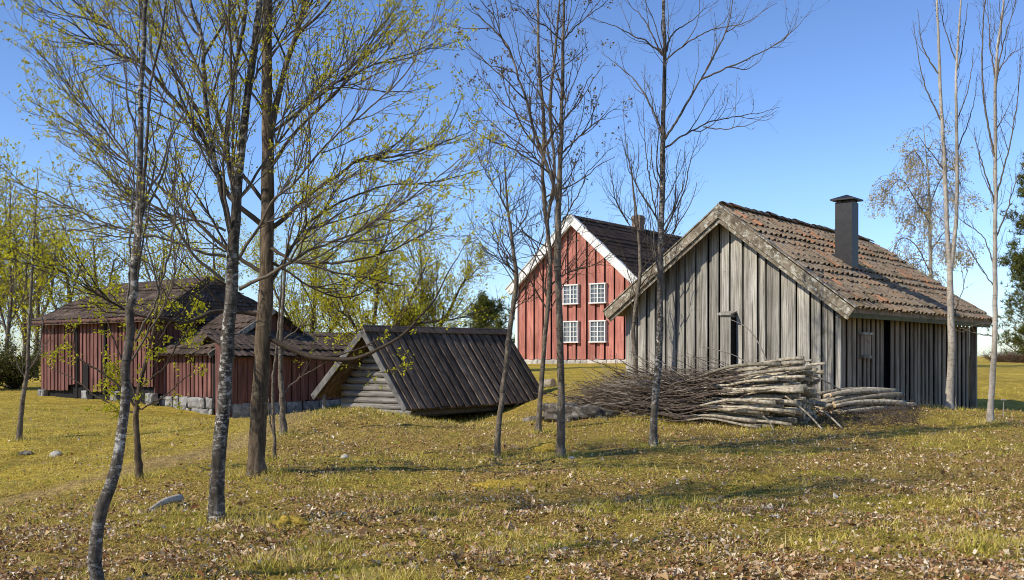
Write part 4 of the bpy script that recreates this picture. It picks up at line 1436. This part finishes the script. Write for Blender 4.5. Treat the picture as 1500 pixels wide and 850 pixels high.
nR = np.array([-(cR - cA)[2], 0, (cR - cA)[0]])
nR /= np.linalg.norm(nR)
nL = np.array([(cL - cA)[2], 0, -(cL - cA)[0]])
nL /= np.linalg.norm(nL)
if nL[2] < 0: nL = -nL
slope_planks(rng, cA, cR, LEN, .155, .03, M['dark_plank'], 'roof_plank', cel, nR)
slope_planks(rng, cA, cL, LEN, .16, .03, M['dark_plank'], 'roof_plank', cel, nL)
mb = MB()
mb.hexa([cA - nR * .06, cR - nR * .06, cR - nR * .06 + (0, LEN, 0), cA - nR * .06 + (0, LEN, 0), cA - nR * .02, cR - nR * .02, cR - nR * .02 + (0, LEN, 0), cA - nR * .02 + (0, LEN, 0)])
mb.hexa([cA - nL * .06, cL - nL * .06, cL - nL * .06 + (0, LEN, 0), cA - nL * .06 + (0, LEN, 0), cA - nL * .02, cL - nL * .02, cL - nL * .02 + (0, LEN, 0), cA - nL * .02 + (0, LEN, 0)])
mb.build('roof_deck', M['dark_plank'], cel)
mb = MB()
mb.beam((.05, -.18, 2.215), (.05, LEN + .1, 2.235), nR * [1, 0, -1] if False else (nrm(cR - cA)), .17, .03)
mb.beam((-.05, -.18, 2.235), (-.05, LEN + .1, 2.255), (nrm(cL - cA)), .17, .03)
mb.build('ridge_board', M['dark_plank'], cel)
mb = MB()
dr = nrm(cR - cA)
mb.beam(cA + np.array([0, -.14, 0]) - nR * .025, cR + np.array([0, -.14, 0]) - nR * .025 + dr * .0, nR, .13, .035)
dl = nrm(cL - cA)
mb.beam(cA + np.array([0, -.14, 0]) - nL * .03, cL + np.array([0, -.14, 0]) - nL * .03 + dl * .03, nL, .12, .035)
mb.beam(cA + np.array([0, -.02, 0]) + nL * .07 + dl * .2, cL + np.array([0, -.02, 0]) + nL * .07 + dl * .06, (0, 1, 0), .2, .03)
mb.build('bargeboard', M['cellar_barge'], cel)
# log gables
for yy, nm in ((.48, 'front'), (LEN - .35, 'rear')):
    z = .26
    for k in range(13):
        rad = rng.uniform(.066, .082)
        z += rad
        if z > 1.95: break
        sR = (2.18 - z) / (2.18 - .446) * 1.317 - .14
        sL = (2.18 - z) / (2.18 - .672) * 1.649 - .14
        xr = min(sR, .93)
        xl = -min(sL, 1.30)
        K = 9
        xs = np.linspace(xl, xr, K)
        Pp = np.stack([xs, np.full(K, yy) + rng.normal(0, .008, K), np.full(K, z) + rng.normal(0, .006, K)], -1)
        MB().tubes(Pp[None], (rad * (1 + rng.normal(0, .04, K)))[None], 9, True).build('wall_log', M['cellar_log'], cel, True)
        z += rad * .93
# side log walls under the eaves with projecting ends
for xx in (.80, -1.18):
    z = .24
    for k in range(3):
        rad = .075
        z += rad
        ys = np.linspace(.55, LEN - .1, 8)
        Pp = np.stack([np.full(8, xx) + rng.normal(0, .008, 8), ys, np.full(8, z)], -1)
        MB().tubes(Pp[None], np.full((1, 8), rad), 9, True).build('wall_log', M['cellar_log'], cel, True)
        z += rad * .93
for xx, yy in ((.80, .45), (.80, 4.7), (-1.18, .45), (-1.18, 4.7)):
    MB().box((xx - .16, yy - .16, -.1), (xx + .16, yy + .16, .27)).build('corner_stone', M['stone'], cel)
mb = MB()
mb.tubes(np.array([[(-1.55, .12, .1), (-1.55, .12, .5), (-1.55, .12, .80)]]), np.full((1, 3), .05), 8, True)
mb.build('eave_post', M['cellar_log'], cel, True)

# ===== barn group
YB = R(38.4)


def barn_frame(name, label, P0, zbase=0.0):
    o = empty(name, (P0[0], P0[1], 0), -YB)
    tag(o, label, 'barn')
    return o


def plank_roof(mb_name, parent, e0, e1, r0, r1, th=.08, rows=9, cols=18, mat='barn_roof'):
    rg = np.random.default_rng(len(mb_name) + int(abs(e0[0]) * 10))
    return pantile_roof(rg, mb_name, M[mat], parent, e0, e1, r0, r1, rows, cols, amp=.018, lift=.03, res=4)


# main barn: long lit facade toward the camera, eave along local x
bA = barn_frame('red_barn', 'large faded red barn with brown tile roof and open dark stone footing', (-17.0, 37.0))
LA = 7.15
mb = board_wall(rng, 0, LA, .12, lambda u: 2.80, lambda u: .62 if (1.9 < u < 3.0 or 4.6 < u < LA) else .40, lambda u, o, z: (u, -o, z), th=.025, lap=.03, gap=.02)
mb.build('front_wall', M['barn_board'], bA)
mb = board_wall(rng, 0, 4.85, .14, lambda u: 2.76, lambda u: .4, lambda u, o, z: (LA + o - .02, .03 + u, z), gap=.02)
mb.build('side_wall', M['barn_board'], bA)
mb = board_wall(rng, 0, 4.85, .14, lambda u: 2.76, lambda u: .4, lambda u, o, z: (-o, .03 + u, z), gap=.02)
mb.build('side_wall', M['barn_board'], bA)
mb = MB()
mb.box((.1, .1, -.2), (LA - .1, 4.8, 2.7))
mb.build('interior_shade', M['dark'], bA)
mb = MB()
for u in (2.55, 4.35):
    mb.box((u, -.10, .1), (u + .12, -.062, 2.75))
mb.box((3.0, -.09, .3), (3.35, -.065, 1.35))
mb.build('door_gap', M['dark'], bA)
mb = MB()
mb.box((-.35, -.38, 2.70), (LA + .2, -.34, 2.84))
mb.build('eave_board', M['barn_board'], bA)
ZA = 4.32
H0, H1 = .75, LA - .45
e = [(-.4, -.42, 2.74), (LA + .35, -.42, 2.74), (LA + .35, 5.3, 2.74), (-.4, 5.3, 2.74)]
plank_roof('roof_tiles', bA, e[0], e[1], (H0, 2.44, ZA), (H1, 2.44, ZA), rows=14, cols=34)
plank_roof('roof_tiles', bA, e[2], e[3], (H1, 2.44, ZA), (H0, 2.44, ZA), rows=14, cols=34)
plank_roof('roof_tiles', bA, e[1], e[2], (H1, 2.36, ZA), (H1, 2.52, ZA), rows=14, cols=24)
plank_roof('roof_tiles', bA, e[3], e[0], (H0, 2.52, ZA), (H0, 2.36, ZA), rows=14, cols=24)
mb = MB()
d_ = .05
mb.add([(x_, y_, z_ - d_) for x_, y_, z_ in e] + [(H0, 2.44, ZA - d_), (H1, 2.44, ZA - d_)], [[0, 1, 5, 4], [2, 3, 4, 5]], [[1, 2, 5], [3, 0, 4]])
mb.build('roof_deck', M['barn_roof'], bA)
for u in (-.1, 2.9, 4.7, 6.8):
    mb = stone_course(rng, u, u + .42, -.25, .42, lambda a, o, z: (a, .12 - o, z), .4, 2, .2)
    mb.build('stone_pier', M['stone'], bA)

# middle wing on its stone foundation
bB = barn_frame('barn_wing', 'lower red barn wing on a pale stone foundation', (-11.25, 32.95))
LB = 2.75
mb = board_wall(rng, -.2, LB, .11, lambda u: 1.72, lambda u: .34, lambda u, o, z: (u, -o, z), gap=.02)
mb.build('front_wall', M['barn_board'], bB)
mb = board_wall(rng, 0, 4.2, .16, lambda u: 1.72 + 1.3 * (u / 2.1 if u < 2.1 else (4.2 - u) / 2.1), lambda u: .34, lambda u, o, z: (LB + o - .02, .03 + u, z), gap=.02)
mb.build('side_wall', M['barn_board'], bB)
mb = stone_course(rng, -.3, LB + .05, -.35, .34, lambda u, o, z: (u, .06 - o, z), .42, 2, .16)
mb.box((-.3, .08, -.4), (LB, 4.2, .33))
mb.build('foundation', M['stone'], bB)
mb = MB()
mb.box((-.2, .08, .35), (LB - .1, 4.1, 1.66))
mb.build('interior_shade', M['dark'], bB)
plank_roof('roof_tiles', bB, (-.5, -.35, 1.66), (LB + .25, -.35, 1.66), (-.5, 2.1, 3.1), (LB + .25, 2.1, 3.1), rows=9, cols=13)
plank_roof('roof_tiles', bB, (LB + .25, 4.5, 1.66), (-.5, 4.5, 1.66), (LB + .25, 2.1, 3.1), (-.5, 2.1, 3.1), rows=9, cols=13)
mb = MB()
mb.add([(-.5, -.33, 1.63), (LB + .23, -.33, 1.63), (LB + .23, 2.1, 3.06), (-.5, 2.1, 3.06), (LB + .23, 4.45, 1.63), (-.5, 4.45, 1.63)], [[0, 1, 2, 3], [3, 2, 4, 5]])
mb.build('roof_deck', M['barn_roof'], bB)
mb = MB()
mb.beam((LB + .27, -.36, 1.62), (LB + .27, 2.1, 3.06), (0, 0, 1), .16, .03)
mb.build('bargeboard', M['grey_board'], bB)

# front wing: narrow lit end, long wall in shade
bC = barn_frame('barn_wing', 'small red outbuilding with shaded long wall, behind the thick brown trunk', (-8.66, 30.87))
LCx = .75
mb = board_wall(rng, 0.0, LCx, .16, lambda u: 1.70 + .45 * (LCx - u), lambda u: -.3, lambda u, o, z: (u, -.32 - o, z), gap=.02)
mb.build('gable_wall', M['barn_board'], bC)
mb = board_wall(rng, 0, 6.3, .17, lambda u: 1.72, lambda u: .2, lambda u, o, z: (LCx + o - .02, -.3 + u, z), gap=.02)
mb.build('side_wall', M['barn_board'], bC)
mb = stone_course(rng, .05, 6.3, -.4, .2, lambda u, o, z: (LCx - .12 + o, -.3 + u, z), .5, 1, .16)
mb.build('foundation', M['stone'], bC)
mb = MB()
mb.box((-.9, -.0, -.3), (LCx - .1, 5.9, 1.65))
mb.build('interior_shade', M['dark'], bC)
mb = MB()
mb.add([(LCx + .28, -.48, 1.56), (LCx + .28, 6.2, 1.56), (-.5, 6.2, 2.38), (-.5, -.48, 2.38)], [[0, 1, 2, 3]])
mb.build('roof_deck', M['barn_roof'], bC)
plank_roof('roof_tiles', bC, (LCx + .3, -.5, 1.60), (LCx + .3, 6.2, 1.60), (-.5, -.5, 2.42), (-.5, 6.2, 2.42), rows=5, cols=26)
plank_roof('roof_tiles', bC, (-1.7, 6.2, 1.60), (-1.7, -.0, 1.60), (-.5, 6.2, 2.42), (-.5, -.0, 2.42), rows=5, cols=26)


# ------------------------------------------------------------------ poles, brushwood, stones
def pole_mesh(P, Rr, sides=7, tip=0):
    """bark tube plus cut end faces in a second material"""
    V, Q, T = tube_arrays(P[None], Rr[None], sides, True)
    me = mesh_np('pole', V, Q, T, True)
    me.materials.append(M['pole'])
    me.materials.append(M['cut'])
    me.materials.append(M['twig_red'])
    K_ = len(P)
    mi = np.zeros(len(Q) + len(T), np.int32)
    mi[len(Q):] = 1
    if tip:
        seg = np.arange(len(Q)) // sides
        mi[:len(Q)][seg >= int((K_ - 1) * tip)] = 2
    me.polygons.foreach_set('material_index', mi)
    sm = np.ones(len(Q) + len(T), bool)
    sm[len(Q):] = False
    me.polygons.foreach_set('use_smooth', sm)
    return me


def add_pole(name, P, Rr, label, group=None, cat='pole', tip=0):
    b = P[0].copy()
    o = bpy.data.objects.new(name, pole_mesh(P - b, Rr, 7, tip))
    COL.objects.link(o)
    o.location = tuple(b)
    return tag(o, label, cat, group)


rng = np.random.default_rng(19)
ax = nrm(np.array([-.79, .61, 0]))
dp = np.array([.61, .79, 0])
butt0 = np.array([5.45, 19.35, 0])
npole = 0
lev = 0
z = .05
tops = []
rowsP = [13, 14, 14, 14, 13, 13, 12, 12, 11, 10, 9, 7, 4]
for li, cnt in enumerate(rowsP):
    half = 1.0 - .045 * li
    for k in range(cnt):
        a = -half + 2 * half * (k + .5) / cnt + rng.normal(0, .05)
        rb = rng.choice([.028, .034, .040, .048, .056]) * rng.uniform(.85, 1.15)
        bz = .05 + li * .098 + rng.normal(0, .04)
        sh = rng.uniform(-.62, .12) * (1 if a < 0 else .6) + .028 * li
        Lp = rng.uniform(2.0, 3.5)
        K = 12
        s = np.linspace(0, 1, K)
        bp = butt0 + dp * a - ax * sh
        tilt = rng.normal(0, .22)
        cz = .2 * np.sin(s * np.pi * rng.uniform(.8, 2.6) + rng.uniform(0, .8)) * rng.uniform(-.8, 1) * np.minimum(1, s * 3)
        zz = bz * (1 - .62 * s ** 1.2) + .12 * s + cz * .5
        lat = a * (.45 * s) + tilt * s + .09 * np.sin(s * rng.uniform(2, 6) + rng.uniform(0, 6)) * s
        P = bp[None] + ax[None] * (s * Lp)[:, None] + dp[None] * lat[:, None]
        P[:, 2] = terr(P[:, 0], P[:, 1]) + np.maximum(zz, .03)
        P[0] += dp * rng.normal(0, .02)
        Rr = rb * (1 - .88 * s ** .7)
        top = li >= len(rowsP) - 1
        lab = 'thin grey barked pole stacked in the large pole pile before the gable'
        add_pole('stacked_pole', P, Rr, lab, 'poles of the large stacked pile', tip=rng.uniform(.38, .6))
        npole += 1

# brushwood tangle at the thin end of the pile
n = 2300
s0 = 1.2 + 3.1 * rng.random(n) ** .8
hmax = np.interp(s0, [0.8, 2.0, 2.9, 3.7, 4.7], [1.05, .92, .72, .45, .12])
hh = hmax * rng.random(n) ** .8
lat = rng.normal(-.1, .48, n)
dirv = nrm(ax[None] * rng.choice([1, 1, 1, -1], n)[:, None] + rng.normal(0, .19, (n, 3)) + np.array([0, 0, .04]))
ln = rng.uniform(.35, 1.3, n)
K = 6
P = np.empty((n, K, 3))
p0 = butt0[None] + ax[None] * s0[:, None] + dp[None] * lat[:, None]
P[:, 0] = p0
P[:, 0, 2] = hh
for k in range(1, K):
    dirv = nrm(dirv + rng.normal(0, .13, (n, 3)) + np.array([0, 0, -.02]))
    P[:, k] = P[:, k - 1] + dirv * (ln / (K - 1))[:, None]
P[:, :, 2] = np.maximum(P[:, :, 2], .01) + terr(P[:, :, 0], P[:, :, 1])
Rr = (.003 + .012 * rng.random(n) ** 3)[:, None] * np.linspace(1, .5, K)
mbb = MB().tubes(P, Rr, 4)
P2, R2 = grow(rng, P, Rr, 1, .2, .5, .4, 4, .02, .15, .01, minr=.0022)
mbb.tubes(P2, R2, 3)
tag(mbb.build('brushwood', M['brush'], None, True), 'dense tangle of dark brown twigs at the thin end of the pole pile', 'brushwood', kind='stuff')

# a few single twigs standing out of the pile
for k, (pts, w_, lab) in enumerate([
    ([(1130, 545), (1112, 500), (1095, 478), (1075, 468)], 3.2, 'long bare twig rising from the pile across the gable wall'),
    ([(1105, 540), (1080, 522), (1050, 512), (1030, 508)], 2.6, 'pale twig sticking up left from the top of the pile')]):
    P, r = trace(rng, pts, (w_, 1.2), 20.2, 14)
    P[:, 1] += np.linspace(0, .25, 14)
    b = P[0].copy()
    o = MB().tubes((P - b)[None], r[None], 5, True).build('twig', M['twig_pale'], None, True, tuple(b))
    tag(o, lab, 'twig')

# loose sticks leaning at the right end
for k, (a, b, Y1, Y2, w0, w1, lab) in enumerate([
    ((1150, 580), (1206, 630), 18.9, 18.5, 2.2, 3, 'long pale stick leaning from the butt ends down to the grass, left of two'),
    ((1192, 596), (1234, 631), 19.2, 18.8, 2, 3, 'shorter pale stick leaning on the grass between the two pole piles'),
    ((1172, 543), (1232, 572), 19.4, 19.8, 3.4, 2, 'pale stick poking out right from the upper pile'),
    ((1118, 610), (1134, 642), 18.4, 18.2, 3, 2, 'short upright stick propped against the front of the pile')]):
    p0, p1 = Wp(*a, Y1), Wp(*b, Y2)
    if k != 2: p1[2] = H(p1[0], p1[1]) + .01
    P, r = spline([p0, (p0 + p1) / 2 + np.array([.02, 0, .03]), p1], np.array([w0, (w0 + w1) / 2, w1]) * 19 / F / 2, 12)
    add_pole('loose_stick', P, r, lab, None, 'stick')

# second, smaller pile beside the side wall
ax2 = nrm(np.array([.86, .42, .0]))
dp2 = np.array([-.42, .86, 0])
st2 = np.array([6.45, 21.15, 0])
k2 = 0
for li, cnt in enumerate([5, 5, 4, 3]):
    for k in range(cnt):
        a = (k - (cnt - 1) / 2) * .15 + rng.normal(0, .02)
        rb = rng.uniform(.05, .072)
        K = 10
        s = np.linspace(0, 1, K)
        Lp = rng.uniform(1.75, 2.1)
        sh = rng.uniform(-.12, .08)
        lat = a + .05 * np.sin(s * 4 + rng.uniform(0, 6))
        P = st2[None] + ax2[None] * (sh + s * Lp)[:, None] + dp2[None] * lat[:, None]
        zz = .06 + li * .115 + .03 * np.sin(s * 3 + rng.uniform(0, 6)) + .05 * np.sin(s * np.pi)
        P[:, 2] = np.interp(s, [0, 1], [H(*P[0, :2]), H(*P[-1, :2])]) + zz
        Rr = rb * (.62 + .38 * s)
        add_pole('stacked_pole', P[::-1], Rr[::-1], 'thick pale pole stacked in the small pile against the side wall', 'poles of the small side pile')
P0 = Wp(1312, 596, 22.6)
P1 = Wp(1340, 592, 23.0)
P0[2], P1[2] = H(P0[0], P0[1]) + .06, H(P1[0], P1[1]) + .06
P, r = spline([P0, P1], np.array([.06, .06]), 6)
add_pole('loose_pole', P, r, 'short grey pole end lying on the ground right of the small side pile', None, 'pole')

# twiggy litter between the piles
n = 800
pxs = rng.uniform(1185, 1345, n)
Ys = rng.uniform(18.9, 22.2, n)
xx = (pxs - 750) * Ys / F
az = rng.uniform(0, 6.28, n)
el = np.abs(rng.normal(0, .35, n))
dv = np.stack([np.cos(az) * np.cos(el), np.sin(az) * np.cos(el), np.sin(el)], -1)
ln = rng.uniform(.12, .55, n)
P = np.stack([np.stack([xx, Ys, terr(xx, Ys) + rng.uniform(0, .10, n)], -1) + dv * (ln * q)[:, None] + rng.normal(0, .012, (n, 3)) for q in (0, .33, .66, 1)], 1)
MBt = MB().tubes(P, rng.uniform(.002, .007, n)[:, None] * np.array([[1, .9, .8, .5]]), 3)
tag(MBt.build('twig_litter', M['twig_red'], None, True), 'broken twigs strewn on the ground between the two pole piles', 'twig litter', kind='stuff')


def rock(name, label, px, Y, size, mat, seed, cat='stone', sink=.3, group=None, res=18, rough=.25):
    rg = np.random.default_rng(seed)
    b = Gp(px, Y)
    th = np.linspace(0, np.pi, res)
    ph = np.linspace(0, 2 * np.pi, res * 2, endpoint=False)
    TH, PH = np.meshgrid(th, ph, indexing='ij')
    D = np.stack([np.sin(TH) * np.cos(PH), np.sin(TH) * np.sin(PH), np.cos(TH)], -1)
    o = rg.uniform(0, 50, 3)
    rr = 1 + rough * 2 * (fbm(D[..., 0] * 1.3 + o[0] + D[..., 2], D[..., 1] * 1.3 + o[1], seed, 3) - .5) + rough * .7 * (fbm(D[..., 0] * 4 + o[2], D[..., 1] * 4 + D[..., 2] * 4, seed + 5, 2) - .5)
    V = D * rr[..., None] * np.array(size)
    V[..., 2] += size[2] * (1 - 2 * sink) - size[2] * .2
    m = res * 2
    I = np.arange(res * m).reshape(res, m)
    Q = np.stack([I[:-1], np.roll(I, -1, 1)[:-1], np.roll(I, -1, 1)[1:], I[1:]], -1).reshape(-1, 4)
    oo = link(name, mesh_np(name, V.reshape(-1, 3), Q, None, True), M[mat], None, tuple(b))
    return tag(oo, label, cat, group)


rock('rock_outcrop', 'low dark rock outcrop at the left tip of the brushwood', 838, 20.6, (.85, .5, .30), 'rock', 201, 'rock', .46, res=44, rough=.75)
rock('moss_mound', 'yellow mossy hummock in the middle of the slope', 745, 12.4, (.38, .26, .07), 'moss', 202, 'moss mound', .33, rough=.7)
rock('moss_mound', 'small yellow mossy hummock right of the grey lichened trunk base', 423, 9.2, (.17, .14, .065), 'moss', 203, 'moss mound', .34, rough=.8)
rock('moss_mound', 'brownish mossy hummock beside the straight budding tree', 800, 15.8, (.28, .25, .10), 'moss', 204, 'moss mound', .45, rough=.5)
rock('stone', 'small pale stone lying on the grass of the far left', 82, 17.6, (.10, .08, .07), 'pale_stone', 205)
rock('stone', 'flat dark stone on the grass beneath the far left sapling', 38, 17.9, (.13, .1, .05), 'rock', 206)
rock('stone', 'small pale stone on the slope below the left end of the cellar bank', 505, 14.9, (.06, .05, .04), 'pale_stone', 207)
rock('stone', 'whitish stone at the right foot of the budding tree', 836, 14.8, (.06, .05, .03), 'pale_stone', 208)

# fallen birch log on the near slope
a, b = Gp(216, 10.2, .02), Gp(264, 10.75, .06)
P, r = spline([a, (a + b) / 2 + np.array([0, 0, .03]), b], np.array([.018, .035, .045]), 10)
fl = add_pole('fallen_log', P, r, 'short pale birch log lying on the near slope between two trunks', None, 'log')
fl.data.materials[0] = M['right_bark']
fl.data.materials[1] = M['dark']
# pale block beside the cellar
a, b = Gp(793, 32.5, .13), Gp(811, 32.2, .13)
P, r = spline([a, b], np.array([.15, .16]), 6)
add_pole('log_section', P, r, 'short pale log section on the lawn by the right end of the cellar', None, 'log')
# little peg at the right
a = Gp(1470, 21.5, -.02)
mb = MB()
mb.tubes(np.array([[(0, 0, 0), (0, 0, .18), (0.004, 0, .36)]]), np.full((1, 3), .012), 6, True)
mb.box((-.04, -.03, .36), (.045, .03, .385))
tag(mb.build('peg', M['grey_board'], None, False, tuple(a)), 'small wooden peg with a flat top in the grass right of the pale slim tree', 'peg')
# basal shoots by the side wall
for px, Y, hh_, lab in ((1328, 23.3, .55, 'thin bare shoot standing before the side wall right of the small pile'), (1400, 22.6, .35, 'short bare shoot at the foot of the twin stemmed tree')):
    a = Gp(px, Y, -.02)
    P = np.array([[(0, 0, 0), (.01, 0, hh_ * .4), (-.01, .01, hh_ * .75), (.02, 0, hh_)]])
    o = MB().tubes(P, np.array([[.009, .008, .006, .003]]), 5).build('shoot', M['twig_pale'], None, True, tuple(a))
    tag(o, lab, 'shoot')
print('poles', npole, 'objects', len(bpy.data.objects))
